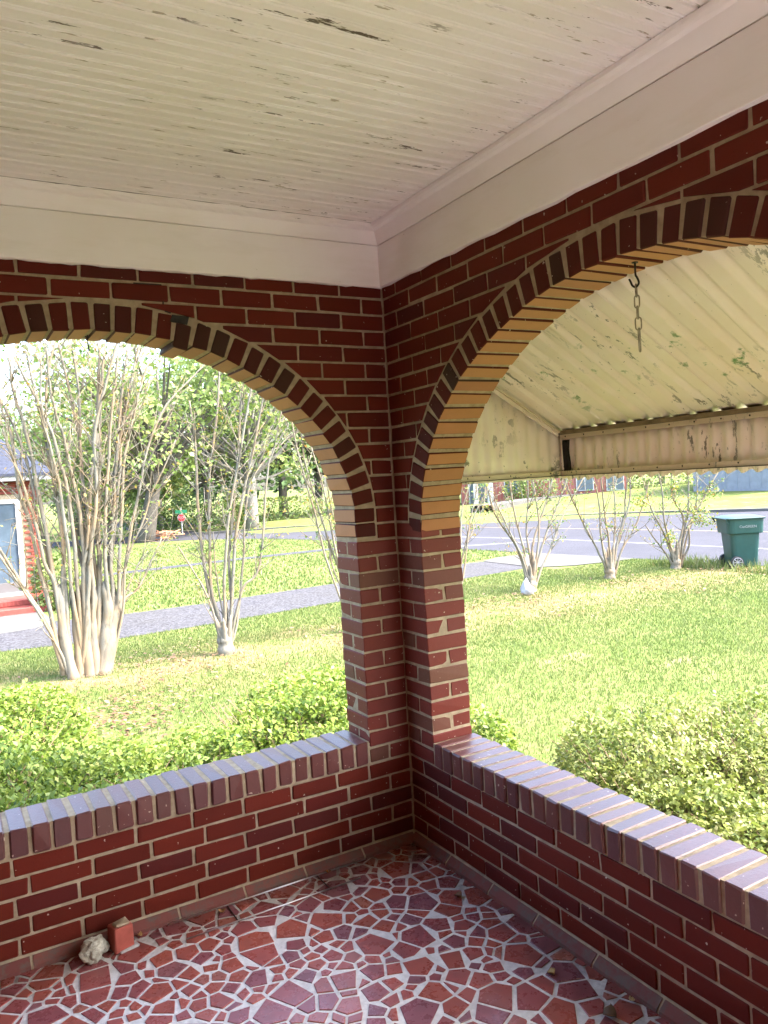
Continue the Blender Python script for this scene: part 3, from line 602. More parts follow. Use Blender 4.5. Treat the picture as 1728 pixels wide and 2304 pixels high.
# rising lawn beyond the street
hill = MB(); nxh, nyh = 40, 40
def hz(x, y): t = max(0, (x-30+max(0, (28-y))*-.05)/45); return GZ+.004+min(1.9, max(0, .1+1.9*t))*(1 if x > 24 else 1)
hp = [(28.2, 21), (31, 5), (34, -30), (140, -30), (140, 60), (40, 60)]
V, Fc = [], []
for i in range(nxh):
    for j in range(nyh):
        s, t = i/(nxh-1), j/(nyh-1); yb = -30+75*t; xa = 31.2-.12*(yb-5) if yb < 17 else 29.4-1.05*(yb-17); xa = max(xa, 12); x = xa+s**1.5*(150-xa); V.append((x, yb, GZ+.02+2.2*min(1, max(0, (x-xa)/70))*max(0, min(1, (52-yb)/22))))
Fc = [(i*nyh+j, (i+1)*nyh+j, (i+1)*nyh+j+1, i*nyh+j+1) for i in range(nxh-1) for j in range(nyh-1)]
tag(link('far_lawn', mesh('far_lawn', V, Fc, True), None, M_LAWN), kind='structure')

# grass blades on the near lawn (one mass)
def in_poly(x, y, P):
    c = np.zeros(len(x), bool); n = len(P)
    for i in range(n):
        x0, y0 = P[i]; x1, y1 = P[i-1]
        with np.errstate(divide='ignore', invalid='ignore'): k = ((y0 > y) != (y1 > y)) & (x < (x1-x0)*(y-y0)/(y1-y0+1e-12)+x0)
        c ^= k
    return c
def blades(x0, x1, y0, y1, dens, h, w, seed):
    r = np.random.default_rng(seed); N = int((x1-x0)*(y1-y0)*dens); x = r.uniform(x0, x1, N); y = r.uniform(y0, y1, N)
    d = np.stack([x, y, np.full(N, GZ)], 1)-CAM; z = d@_F; u = 864+FPX*(d@_R2)/z; v = 1152-FPX*(d@_U2)/z
    k = (z > 0) & (u > -150) & (u < 1880) & (v < 2000) & ~in_poly(x, y, near+far) & ~in_poly(x, y, drv) & ~((x > 10.3) & (y > 10.4) & (y < 13.7)) & ~((x < .15) & (y > 11.9) & (y < 15.5)) & ~((x < 12) & (np.abs(y-np.interp(x, [-5, 3.1, 6.88, 9.37, 11.8], [20.4, 20.9, 21.3, 21.3, 21.2])) < .42))
    keep = r.uniform(0, 1, N) < np.clip(9.0/z, .25, 1); band = np.clip(1-np.abs(y-7.2)/1.1, 0, 1); bare = .85*np.exp(-((x-1.5)/.8)**2-((y-1.1)/.9)**2)+.8*np.exp(-((x+.55)/.8)**2-((y-5.2)/1.0)**2); k &= keep & (r.uniform(0, 1, N) > np.maximum(band*.72, bare)); x, y, z = x[k], y[k], z[k]; N = len(x)
    sc = np.clip(z/8, 1, 2.2); hh = h*r.uniform(.5, 1.3, N); ww = w*sc*r.uniform(.7, 1.3, N); a = r.uniform(0, 6.28, N); lean = r.uniform(0, .75, N)*hh; b2 = r.uniform(0, 6.28, N)
    B1 = np.stack([x-np.cos(a)*ww/2, y-np.sin(a)*ww/2, np.full(N, GZ)], 1); B2 = np.stack([x+np.cos(a)*ww/2, y+np.sin(a)*ww/2, np.full(N, GZ)], 1); Tp = np.stack([x+np.cos(b2)*lean, y+np.sin(b2)*lean, GZ+hh], 1)
    patch = .5+.5*np.sin(x*1.3+2*np.sin(y*.9))*np.cos(y*1.1+1.5*np.sin(x*.7)); return np.stack([B1, B2, Tp], 1).reshape(-1, 3), np.clip(.30*patch+r.normal(.38, .22, N), 0, 1)
sets = [blades(-5, 13.2, .6, 11, 2300, .040, .0075, 1), blades(1, 14, -4, .6, 2300, .040, .0075, 2), blades(-3, 12.5, 12.4, 32, 420, .06, .018, 3), blades(11.9, 13.4, 5.5, 9.3, 900, .20, .012, 4)]
V = np.concatenate([s[0] for s in sets]); val = np.concatenate([s[1] for s in sets]); N = len(val)
m = bpy.data.meshes.new('grass'); m.vertices.add(3*N); m.vertices.foreach_set('co', V.ravel()); m.loops.add(3*N); m.loops.foreach_set('vertex_index', np.arange(3*N, dtype=np.int32)); m.polygons.add(N)
m.polygons.foreach_set('loop_start', np.arange(0, 3*N, 3, dtype=np.int32)); m.polygons.foreach_set('loop_total', np.full(N, 3, np.int32)); a = m.attributes.new('rnd', 'FLOAT', 'POINT'); a.data.foreach_set('value', np.repeat(val, 3).astype(np.float32)); m.update(calc_edges=True)
tag(link('grass', m, None, M_GRASS), 'short sunlit lawn grass around the porch and along the driveway', 'grass', kind='stuff')
r = np.random.default_rng(9); n = 5200; bx = r.uniform(-1.5, 12.5, n); by = r.normal(7.15, .62, n); bx[:900] = r.normal(-.45, .55, 900); by[:900] = r.normal(5.2, .55, 900); sel = r.uniform(0, 1, n) < .5+.5*np.sin(bx*2.1); sel[:900] = True; o = leaves('leaf_litter', np.stack([bx, by, np.full(n, GZ+.03)+r.uniform(0, .03, n)], 1)[sel], .06, M_DRY, None, up=1.0, seed=4, flat=.6)
tag(o, 'brown fallen leaves and mulch strewn beneath the row of crape myrtles', 'leaf litter', kind='stuff')

# ================================================================== CRAPE MYRTLES
def myrtle(label, base, stems, trunkw, seed, leaf_n, h_top=None, leafy=1.0, trunks=None):
    """stems: list of 3-D polylines with radii; twigs and sparse leaves grow from their upper parts"""
    r = random.Random(seed); root = thing('crape_myrtle', label, 'tree', tuple(base), 0, 'crape myrtles in a row along the driveway'); B = np.array(base); LC = []
    trunk = MB()
    if trunks is None:
        trunks = []
        trunks.append(([B+np.array([0, 0, -.05]), B+np.array([.01, 0, .12]), B+np.array([-.01, .01, .26]), B+np.array([0, 0, .44])], trunkw*.46))
        for k in range(6):
            a = k*1.047+r.uniform(-.3, .3); rr = trunkw*.30; hh = r.uniform(.45, .75); trunks.append(([B+np.array([math.cos(a)*rr*.8, math.sin(a)*rr*.8, -.05]), B+np.array([math.cos(a)*rr*.75, math.sin(a)*rr*.75, hh*.45]), B+np.array([math.cos(a)*rr*1.5, math.sin(a)*rr*1.5, hh])], trunkw*.17))
    for pts, w in trunks:
        P = [np.array(p, float)-B for p in pts]; P[0][2] = -.05; sp = smooth_path(P, 5); n = len(sp); ph = r.uniform(0, 6)
        trunk.tube(sp, [w*(1.25 if i == 0 else 1.0)*(1-.30*i/(n-1)-(.62 if i == n-1 else .25 if i == n-2 else 0))*(1+.10*math.sin(i*1.3+ph)) for i in range(n)], 10)
    trunk.build('trunk', M_BARK, root, True)
    for pts, r0 in stems:
        P = [np.array(p, float)-B for p in pts]; sp = smooth_path(P, 5); n = len(sp); wob = np.cumsum(np.array([[r.gauss(0, .004) for _ in range(3)] for _ in range(n)]), 0); sp = [p+w for p, w in zip(sp, wob)]
        L = sum(np.linalg.norm(sp[i+1]-sp[i]) for i in range(n-1)); stub = L < 1.1
        r0 *= .68; rad = [r0*(1-(.35 if stub else .58)*(i/(n-1))) for i in range(n)]; mb = MB().tube(sp, rad, 8)
        if not stub:
            for k in range(int(L*4.2)):               # side branches
                i = int(n*r.uniform(.3, .97)); i = min(i, n-2); t = sp[i+1]-sp[i]; t /= np.linalg.norm(t); d = t*r.uniform(.5, 1.1)+np.array([r.gauss(0, .5), r.gauss(0, .5), r.uniform(-.1, .35)]); d /= np.linalg.norm(d); l = r.uniform(.25, .9)*(.6+.6*i/n)
                tw = [sp[i], sp[i]+d*l*.5+np.array([r.gauss(0, .03), r.gauss(0, .03), .02]), sp[i]+d*l+np.array([0, 0, l*.12])]; rr = min(rad[i]*.5, .009)
                mb.tube(smooth_path(tw, 2), [rr, rr*.8, rr*.6, rr*.45, rr*.3], 5)
                for q in range(3):
                    s0 = smooth_path(tw, 4)[r.randrange(3, 9)]; e = s0+np.array([r.gauss(0, .12), r.gauss(0, .12), r.uniform(-.05, .2)])*1.1; mb.tube([s0, (s0+e)/2+np.array([0, 0, .01]), e], [.0035, .003, .002], 4)
                    m_ = r.choice((0, 0, 3, 5, 8))*leafy
                    for _ in range(int(m_)): f = r.uniform(.2, 1.1); LC.append(s0+(e-s0)*f+np.array([r.gauss(0, .025), r.gauss(0, .025), r.gauss(0, .025)]))
        mb.build('stem', M_BARK, root, True)
    if LC:
        LC = np.array(LC); 
        if len(LC) > leaf_n: LC = LC[np.random.default_rng(seed).permutation(len(LC))[:leaf_n]]
        leaves('foliage', LC, .047, M_MYRTLE, root, up=.3, aspect=.62, seed=seed)
    return root
def traced(px, Y0, r, spread=.35):                  # photo-traced stems: depth from the tree's own spot, each stem leaning a little to or from the camera
    dy = r.uniform(-spread, spread); n = len(px); return [at_y(u, v, Y0+dy*i/(n-1)) for i, (u, v) in enumerate(px)]
rt = random.Random(3)
# the big clump beside the neighbour's drive
LB = at_z(198, 1522, GZ)
cA = lambda L: [(x/3.95, 860+y/3.95) for x, y in L]; c1 = lambda L: [(x/1.92, 700+y/1.92) for x, y in L]
c5 = lambda L: [(x*.3376, 1240+y*.3376) for x, y in L]
TL = [([(505, 880), (435, 620), (405, 340), (385, 210)], .075), ([(600, 800), (580, 620), (560, 420), (560, 160)], .088), ([(640, 800), (630, 620), (615, 430), (640, 230)], .078), ([(690, 800), (735, 560), (785, 380), (800, 260)], .11), ([(680, 800), (700, 560), (720, 380), (690, 200)], .08), ([(540, 820), (520, 620), (500, 400), (470, 220)], .06)]
SL = [(cA([(560, 2560), (420, 2150), (230, 1870), (0, 1500), (-160, 1200)]), .042), (cA([(560, 2600), (440, 2050), (350, 1700), (250, 1250), (150, 900), (90, 500), (0, 230), (-60, -100)]), .045),
 (cA([(600, 2600), (500, 1850), (400, 1600), (330, 1300), (230, 950), (110, 650), (20, 380), (-60, 100)]), .040), (cA([(640, 2600), (560, 2150), (490, 1820), (420, 1400), (330, 1000), (280, 700), (200, 400), (110, 100), (70, -200)]), .055),
 (cA([(660, 2600), (570, 2100), (540, 1780), (540, 1400), (480, 1000), (400, 600), (340, 300), (260, 0), (200, -300)]), .048), (cA([(740, 2500), (640, 1900), (610, 1600), (560, 1250), (500, 900), (420, 600), (380, 400), (340, 100), (330, -250)]), .040),
 (cA([(740, 2500), (690, 1800), (660, 1500), (600, 1000), (540, 750), (480, 500), (420, 330), (330, 150), (250, 0), (120, -250)]), .044), (cA([(750, 2500), (755, 2000), (740, 1700), (690, 1500), (650, 1300), (620, 1200)]), .055),
 (cA([(770, 2500), (750, 1900), (745, 1650), (780, 1400), (788, 1180)]), .055), (cA([(780, 2500), (780, 1900), (750, 1500), (700, 1100), (640, 800), (580, 500), (520, 300), (450, 0), (420, -300)]), .045),
 (cA([(790, 2500), (800, 1800), (760, 1400), (740, 1000), (710, 600), (660, 300), (600, 0), (520, -350)]), .048), (cA([(800, 2500), (820, 1900), (770, 1350), (790, 1000), (830, 600), (850, 250), (880, 0), (920, -300)]), .050),
 (cA([(850, 2500), (880, 1900), (850, 1650), (810, 1300), (740, 900), (720, 600), (720, 200), (700, 0), (640, -350)]), .046), (cA([(860, 2500), (880, 1900), (880, 1600), (850, 1200), (845, 800), (850, 400), (860, 100), (870, -350)]), .055),
 (cA([(880, 2500), (920, 2000), (900, 1700), (890, 1200), (900, 700), (905, 300), (930, 0), (960, -350)]), .050), (cA([(900, 2500), (960, 2000), (930, 1600), (940, 1100), (960, 700), (980, 400), (1020, 0), (1060, -300)]), .045),
 (cA([(920, 2500), (1000, 2000), (980, 1550), (1000, 1100), (1010, 800), (1040, 400), (1080, 0), (1130, -350)]), .045), (cA([(940, 2500), (1030, 2000), (1000, 1650), (1030, 1200), (1060, 700), (1090, 300), (1150, 0), (1250, -300)]), .046),
 (cA([(950, 2550), (1040, 2000), (1060, 1600), (1070, 1200), (1100, 700), (1160, 400), (1230, 100), (1330, -200)]), .042), (c1([(470, 1560), (520, 1260), (560, 1000), (600, 800), (640, 600), (720, 400), (880, 230), (980, 80)]), .036),
 (c1([(460, 1560), (530, 1270), (600, 1200), (650, 1100), (705, 980)]), .034), (c1([(470, 1560), (530, 1290), (545, 1080), (620, 900), (660, 770), (700, 690), (760, 560)]), .026), (c1([(470, 1560), (520, 1280), (580, 1110), (630, 1035)]), .026),
 (c1([(330, 1560), (270, 1500), (300, 1300), (235, 1150), (170, 900), (120, 640), (30, 420), (-60, 250)]), .040), (c1([(300, 1580), (250, 1450), (190, 1330), (90, 1180), (0, 1040)]), .034), (c1([(350, 1560), (375, 1300), (380, 1100), (405, 800), (400, 500), (470, 230), (520, 60)]), .046),
 (c1([(380, 1560), (440, 1300), (470, 1000), (490, 700), (540, 420), (590, 180), (640, 40)]), .040), (c1([(300, 1560), (290, 1350), (265, 1100), (230, 800), (180, 500), (190, 250), (240, 60)]), .042)]
myrtle('large crape myrtle clump with many pale bare stems beside the concrete pad', LB, [(traced(s, LB[1], rt), w*1.0) for s, w in SL], .62, 21, 1700, leafy=.5, trunks=[(traced(c5(t), LB[1], rt, .1), w) for t, w in TL])
TB = at_z(508, 1472, GZ)
S2 = [([(495, 1465), (490, 1419), (458, 1325), (401, 1226)], .030), (c1([(955, 1470), (945, 1380), (890, 1150), (860, 900), (855, 700), (850, 560), (830, 380)]), .045), (c1([(960, 1470), (950, 1360), (910, 1200), (905, 1000), (905, 700), (930, 480), (940, 250), (930, 100)]), .040), (c1([(970, 1470), (970, 1360), (970, 1150), (990, 880), (1040, 600), (1090, 300), (1110, 150)]), .038),
 (c1([(985, 1470), (1000, 1350), (1020, 1000), (1060, 780), (1110, 550), (1140, 380), (1160, 200)]), .040), (c1([(990, 1470), (1015, 1350), (1060, 1200), (1130, 1100), (1160, 700), (1190, 600), (1230, 400)]), .034), (c1([(990, 1470), (1020, 1350), (1050, 1100), (1060, 900), (1100, 700), (1270, 520), (1380, 420)]), .030), (c1([(975, 1470), (1000, 1350), (985, 1100), (1000, 900), (1020, 650), (1035, 450), (1060, 200)]), .036), (c1([(965, 1470), (970, 1350), (940, 1150), (925, 960)]), .026)]
myrtle('crape myrtle with short thick trunk and upright pale stems, second from the concrete pad', TB, [(traced(s, TB[1], rt), w) for s, w in S2], .26, 22, 1500, leafy=1.1)
def fan(base, n, h, spread, r0, seed, lean=(0, 0)):
    r = random.Random(seed); out = []
    for k in range(n):
        a = k*2.399+r.uniform(-.4, .4); f = math.sqrt((k+.5)/n); dx, dy = math.cos(a)*spread*f+lean[0], math.sin(a)*spread*f*.8+lean[1]; hh = h*r.uniform(.8, 1.05)*(1-.12*f)
        out.append(([np.array(base)+np.array([dx*q**1.25*.9+r.gauss(0, .03), dy*q**1.25*.9+r.gauss(0, .03), hh*q]) for q in (0, .1, .25, .45, .7, 1)], r0*r.uniform(.7, 1.15)))
    return out
T3 = np.array([3.75, 7.5, GZ])
S3 = [(c1([(1530, 1330), (1480, 1260), (1400, 1050), (1350, 850), (1280, 600), (1240, 400)]), .030), (c1([(1535, 1330), (1470, 1150), (1380, 880), (1310, 640), (1290, 450)]), .028), (c1([(1540, 1330), (1480, 1150), (1430, 950), (1395, 750), (1340, 560), (1330, 350)]), .028), (c1([(1545, 1330), (1500, 1150), (1450, 950), (1420, 800), (1390, 600)]), .026), (c1([(1540, 1330), (1440, 1120), (1420, 1000), (1370, 830), (1260, 640)]), .022), (c1([(1540, 1330), (1560, 1000), (1600, 700), (1640, 300)]), .03), (c1([(1540, 1330), (1600, 1000), (1700, 700)]), .03)]
myrtle('slender crape myrtle partly hidden by the brick pier, third from the concrete pad', T3, [(traced(s, T3[1], rt), w) for s, w in S3], .22, 23, 1300, leafy=1.1)
c7 = lambda L: [(1000+x*.4388, 1020+y*.4388) for x, y in L]
T4 = np.array([5.75, 7.9, GZ]); S4 = [(c7([(70, 760), (100, 600), (125, 380), (170, 150), (190, -150)]), .026), (c7([(60, 760), (90, 560), (150, 350), (240, 150), (300, -150)]), .024), (c7([(60, 760), (85, 500), (95, 300), (130, 150), (120, -200)]), .024), (c7([(60, 760), (95, 520), (190, 280), (210, 150), (260, -100)]), .018), (c7([(50, 760), (20, 500), (-40, 200)]), .026)]
myrtle('thin crape myrtle just past the brick pier, between the pier and the white bag', T4, [(traced(s, T4[1], rt), w) for s, w in S4], .2, 24, 1000, leafy=1.0)
for (u, v), px, lab, sd, lf in [((1195, 1331), [[(440, 705), (420, 640), (370, 480), (270, 330), (230, 200), (190, 20)], [(445, 705), (425, 600), (410, 480), (360, 300), (330, 120), (290, -150)], [(450, 705), (445, 560), (420, 400), (430, 200), (400, -100)], [(455, 705), (450, 480), (500, 300), (540, 150), (560, -120)], [(460, 705), (480, 560), (520, 420), (590, 250), (640, 100), (700, -150)], [(460, 705), (490, 600), (545, 480), (600, 330), (680, 180), (780, 0)], [(440, 705), (400, 560), (330, 420), (255, 260)], [(455, 705), (470, 520), (480, 330), (450, 120), (470, -150)]], 'crape myrtle with the white plastic bag at its foot', 25, 800),
 ((1372, 1302), [[(845, 640), (810, 540), (740, 400), (690, 300), (640, 180), (600, 20)], [(850, 640), (820, 520), (800, 400), (790, 250), (740, 50)], [(855, 640), (850, 500), (830, 350), (810, 200), (790, -60)], [(860, 640), (870, 480), (880, 330), (870, 150), (850, -60)], [(865, 640), (880, 500), (920, 350), (930, 200), (960, -60)], [(870, 640), (910, 500), (970, 400), (1010, 300), (1060, 120)], [(860, 640), (890, 450), (950, 260), (960, 100), (1020, -100)]], 'crape myrtle with vase of bare stems, between the bagged one and the leafy one', 26, 700),
 ((1520, 1280), [[(1180, 590), (1160, 500), (1110, 380), (1060, 280), (1020, 140)], [(1185, 590), (1170, 500), (1130, 350), (1120, 200), (1090, 20)], [(1190, 590), (1210, 450), (1230, 330), (1170, 200), (1180, 0)], [(1200, 590), (1225, 430), (1250, 300), (1250, 120), (1230, -60)], [(1210, 590), (1240, 420), (1280, 300), (1290, 150), (1270, -60)], [(1205, 590), (1235, 400), (1330, 230), (1400, 100), (1480, -40)], [(1180, 590), (1140, 520), (1080, 440), (1030, 370)], [(1200, 590), (1250, 480), (1250, 380)]], 'leafy crape myrtle beside the green wheeled bin', 27, 2600)]:
    b = at_z(u, v, GZ); myrtle(lab, b, [(traced(c7(s), b[1], rt, .3), .038) for s in px], .26, sd, lf, leafy=1.6 if sd == 27 else .9)
# leafy branches that reach towards the bin
tr27 = [o for o in COL.objects if o.name.startswith('crape_myrtle') and o.get('label', '').startswith('leafy')][0]
b = at_z(1520, 1280, GZ); r = np.random.default_rng(3); pc = []
for line in ([(1235, 400), (1270, 360), (1310, 345), (1350, 345), (1395, 355)], [(1300, 260), (1320, 220), (1360, 200), (1405, 195)], [(1230, 330), (1180, 210), (1160, 160)], [(1060, 270), (1010, 240), (985, 250)], [(1240, 300), (1290, 310), (1340, 300)], [(1160, 480), (1150, 430), (1170, 420)]):
    q = [at_y(*p_, b[1]-.15)-b for p_ in c7(line)]; sp = smooth_path(q, 5); MB().tube(sp, list(np.linspace(.012, .004, len(sp))), 5).build('leafy_branch', M_BARK, tr27)
    for p_ in sp[len(sp)//4:]: pc += [p_+r.normal(0, .075, 3) for _ in range(16)]
leaves('foliage', np.array(pc), .052, M_MYRTLE, tr27, up=.3, aspect=.62, seed=77, val=r.uniform(.3, 1, len(pc)))

# plastic bag at the foot of a tree
p = at_z(1184, 1337, GZ); P = []; r4 = random.Random(8)
bm = bmesh.new(); bmesh.ops.create_icosphere(bm, subdivisions=3, radius=1)
for v in bm.verts:
    z = v.co.z; w = 1 if z < .1 else max(.25, 1-.9*(z-.1)); nz_ = .12*math.sin(v.co.x*9+v.co.z*6)+.1*math.sin(v.co.y*11); v.co = Vector((v.co.x*.13*w*(1+nz_), v.co.y*.11*w*(1+nz_), max(-.85, z)*.12+(.10*(z-.1) if z > .1 else 0)+.09-.06*v.co.x*(z > .3)))
m = bpy.data.meshes.new('plastic_bag'); bm.to_mesh(m); bm.free(); m.polygons.foreach_set('use_smooth', [True]*len(m.polygons)); o = link('plastic_bag', m, None, M_BAG); o.location = (p[0]-.05, p[1]-.1, GZ+.012); tag(o, 'crumpled white plastic bag at the foot of a crape myrtle', 'bag')

# ================================================================== HEDGES
def hedge(name, label, boxes, n, size, mat, twig=60, seed=0, group=None, zt=.25):
    """clipped leafy shrub: rounded overlapping mounds filled with leaf faces and bare twigs inside"""
    r = np.random.default_rng(seed); c0 = np.mean([b[:2] for b in boxes], 0); root = thing(name, label, 'shrub', (c0[0], c0[1], GZ), 0, group); C = []; vals = []; B = np.array([c0[0], c0[1], GZ]); vol = np.array([b[2]*b[3]+(b[2]+b[3])*.7 for b in boxes]); vol /= vol.sum()
    for (x, y, rx, ry, top), f in zip(boxes, vol):
        k = int(n*f); d = r.normal(size=(k, 3)); d[:, 2] = np.abs(d[:, 2])*.9-.25; d /= np.linalg.norm(d, axis=1)[:, None]; pw = 3.2; nn = (np.abs(d)**pw).sum(1)**(1/pw); d /= nn[:, None]; sh = 1-np.abs(r.normal(0, .10, k)); h = top-GZ
        q = np.stack([d[:, 0]*rx*sh, d[:, 1]*ry*sh, h*.5+d[:, 2]*h*.5*sh], 1); wav = .05*np.sin(q[:, 0]*7+x*3)+.04*np.sin(q[:, 1]*9+y*5)+.03*np.sin(q[:, 0]*17+q[:, 1]*13); q[:, 2] += wav*(q[:, 2]/h)+r.normal(0, .018, k); q += np.array([x, y, GZ])-B; C.append(q)
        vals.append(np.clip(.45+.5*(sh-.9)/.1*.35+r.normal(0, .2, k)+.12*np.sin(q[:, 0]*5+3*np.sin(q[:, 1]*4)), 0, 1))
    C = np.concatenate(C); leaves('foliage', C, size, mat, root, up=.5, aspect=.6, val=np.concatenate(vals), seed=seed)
    rr = random.Random(seed); mb = MB()
    for _ in range(twig):
        x, y, rx, ry, top = rr.choice(boxes); p0 = np.array([x+rr.uniform(-.5, .5)*rx, y+rr.uniform(-.5, .5)*ry, GZ-.01]); p2 = np.array([x+rr.uniform(-.95, .95)*rx, y+rr.uniform(-.95, .95)*ry, top-rr.uniform(.0, .16)]); p1 = (p0*.6+p2*.4)+np.array([rr.gauss(0, .05), rr.gauss(0, .05), .1]); mb.tube([p-B for p in smooth_path([p0, p1, p2], 3)], [.008, .007, .006, .005, .004, .003, .002], 5)
    mb.build('twigs', M_TWIG, root); return root
hedge('boxwood_hedge', 'bright green clipped hedge below the cracked arch, reaching toward the large myrtle clump', [(-1.55, 1.35, .85, .95, .27), (-1.62, 2.55, .72, .95, .29), (-2.6, 2.0, .8, 1.5, .28), (-.80, 1.30, .60, .82, .22), (-1.2, 3.0, .35, .5, .27)], 88000, .034, M_HEDGE, 200, 1, 'clipped hedges around the porch')
hedge('boxwood_hedge', 'green clipped hedge with bare twiggy base outside the brick pier', [(.10, 1.35, .55, .85, .24), (.62, 1.55, .55, .90, .26), (.30, 1.9, .5, .55, .25)], 42000, .034, M_HEDGE, 200, 2, 'clipped hedges around the porch')
hedge('boxwood_bush', 'small leafy shoot bush just past the pier on the street side', [(.84, .66, .16, .26, .27), (.78, .42, .12, .18, .22)], 4200, .030, M_HEDGE, 30, 3, 'clipped hedges around the porch')
hedge('pale_bush', 'pale yellow-green loose bush outside the street side knee wall', [(1.42, -.18, .56, .50, .29), (1.88, -.50, .50, .62, .28), (1.12, -.55, .42, .50, .17), (1.25, -1.25, .70, .70, .17), (1.9, -1.4, .6, .8, .25)], 105000, .027, M_HEDGE2, 420, 4, 'clipped hedges around the porch')

# ================================================================== WHEELED BIN
bp = at_z(1668, 1274, GZ); fwd = math.atan2(CAM[1]-bp[1], CAM[0]-bp[0])
bn = thing('wheeled_bin', 'dark green wheeled rubbish bin with white lettering at the edge of the street', 'bin', tuple(bp), fwd+math.pi/2+.36)
def ring_body(name, secs, mat):                     # stacked rounded rectangles: (z, half x, half y, y shift)
    V, Fc = [], []; n = 28
    for z, hx, hy, oy in secs:
        for k in range(n):
            a = 2*math.pi*k/n; c, s = math.cos(a), math.sin(a); e = .28; V.append((math.copysign(abs(c)**e, c)*hx, math.copysign(abs(s)**e, s)*hy+oy, z))
    for i in range(len(secs)-1):
        for k in range(n): Fc.append((i*n+k, i*n+(k+1) % n, (i+1)*n+(k+1) % n, (i+1)*n+k))
    Fc += [tuple(range(n))[::-1], tuple(range((len(secs)-1)*n, len(secs)*n))]; return link(name, mesh(name, V, Fc), bn, mat)
ring_body('body', [(.03, .235, .26, 0), (.05, .25, .275, 0), (.50, .285, .315, 0), (.70, .30, .33, 0), (.715, .355, .375, 0), (.73, .36, .38, 0), (1.0, .375, .40, 0), (1.005, .372, .398, 0)], M_CAN)
ring_body('lid', [(1.006, .405, .43, 0), (1.03, .41, .435, 0), (1.04, .39, .42, 0), (1.065, .30, .33, .01), (1.075, .2, .25, .01)], M_CAND)
MB().tube([(-.37, -.36, .93), (-.41, -.40, 1.02), (-.41, .40, 1.02), (-.37, .36, .93)], .016, 8).build('handle', M_CAND, bn)
MB().tube([(-.20, -.36, .12), (-.20, .36, .12)], .014, 8).build('axle', M_IRON, bn)
for s in (-1, 1):
    w = link('wheel', None, bn); w.location = (-.20, s*.325, .125); w['label'] = 'black bin wheel with grey spoked hub'
    MB().tube([(0, -.032, 0), (0, .032, 0)], .125, 24).build('tyre', M_RUB, w)
    hb_ = MB().tube([(0, s*.024, 0), (0, s*.040, 0)], .028, 12)
    for k in range(8): a = k*math.pi/4; hb_.tube([(0, s*.036, 0), (math.cos(a)*.095, s*.036, math.sin(a)*.095)], .008, 5)
    ringp = [(math.cos(a)*.095, s*.034, math.sin(a)*.095) for a in np.linspace(0, 2*math.pi, 25)]; hb_.tube(ringp, .009, 6, False); hb_.build('rim', M_HUB, w)
def text(name, body, size, mat, parent, loc, rot, ext=.002):
    cu = bpy.data.curves.new(name, 'FONT'); cu.body = body; cu.size = size; cu.align_x = 'CENTER'; cu.align_y = 'CENTER'; cu.extrude = ext; to = bpy.data.objects.new(name+'_tmp', cu); COL.objects.link(to); dg = bpy.context.evaluated_depsgraph_get(); dg.update(); me = bpy.data.meshes.new_from_object(to.evaluated_get(dg)); bpy.data.objects.remove(to); me.name = name
    o = link(name, me, parent, mat); 
    if len(me.materials) and me.materials[0] is None: me.materials[0] = mat
    o.location = loc; o.rotation_euler = rot; return o
text('lettering', 'CanGREEN', .072, M_LET, bn, (.02, -.394, .855), (R(90), 0, 0))

# ================================================================== NEIGHBOUR'S HOUSE
HY = 15.8
nh = thing('neighbour_house', 'red brick neighbouring house with white framed glass door and slate roof', 'house', (0, HY, GZ)); hb0 = np.array((0, HY, GZ))
hx1 = float(at_y(97, 1300, HY)[0]); dx1 = float(at_y(52, 1230, HY)[0]); eave = float(at_y(50, 1066, HY)[2]); wtop = float(at_y(50, 1084, HY)[2]); dtop = float(at_y(20, 1124, HY)[2]); dbot = float(at_y(40, 1332, HY)[2]); dx0 = dx1-1.15
def hbox(name, lo, hi, mat, bev=.004, parent=nh): o = boxmesh(name, lo, hi, mat, parent, bev); o.location = np.array(o.location)-hb0; return o
hbox('wall', (-9, HY+.05, GZ), (hx1-.005, HY+7, wtop+.02), M_MORTAR)
z = GZ+.01; row = 0
while z < wtop-.05:
    x = hx1-(.10 if row % 2 else 0); first = True
    while x > -2.2:
        L = .195 if not (first and row % 2) else .195; x1 = x if not first else hx1; x0 = x-.2 if not (first and row % 2) else x-.0; x0 = x1-(.095 if (first and row % 2) else .195); first = False
        if not (x1 > dx0-.02 and x0 < dx1+.02 and dbot-.1 < z < dtop+.06):
            if x0 > -1.9: o = cbox('brick', (0, 0, 0), (round(x1-x0, 3), .09, .058), M_OLD, nh, b=.004, nvar=6); o.location = np.array(((x0+x1)/2, HY+.045, z+.03))-hb0
        x = x0-.01
    z += .0677; row += 1
dr = link('door', None, nh); dr.location = (0, 0, 0)
for nm, lo, hi, mt in (('door_frame', (dx1-.10, HY-.03, dbot), (dx1, HY+.06, dtop), M_WHITE), ('door_frame', (dx0, HY-.03, dbot), (dx0+.10, HY+.06, dtop), M_WHITE), ('door_frame', (dx0+.1, HY-.03, dtop-.09), (dx1-.1, HY+.06, dtop), M_WHITE), ('door_sill', (dx0-.03, HY-.06, dbot-.07), (dx1+.03, HY+.05, dbot), M_WHITE), ('glass', (dx0+.1, HY+.01, dbot), (dx1-.1, HY+.03, dtop-.09), M_GLASSD), ('kick_panel', (dx0+.1, HY-.004, dbot), (dx1-.1, HY+.012, dbot+.22), plain('door_kick', (.10, .10, .10), .5))):
    hbox(nm, lo, hi, mt, .003, dr)
sz = dbot-.07
sp = hbox('step', (-4, HY-1.0, GZ-.02), (hx1+.02, HY-.001, sz), M_STEP, .012); sp2 = hbox('step', (-4, HY-1.4, GZ-.02), (hx1+.02, HY-1.001, GZ+(sz-GZ)*.5), M_STEP, .012)
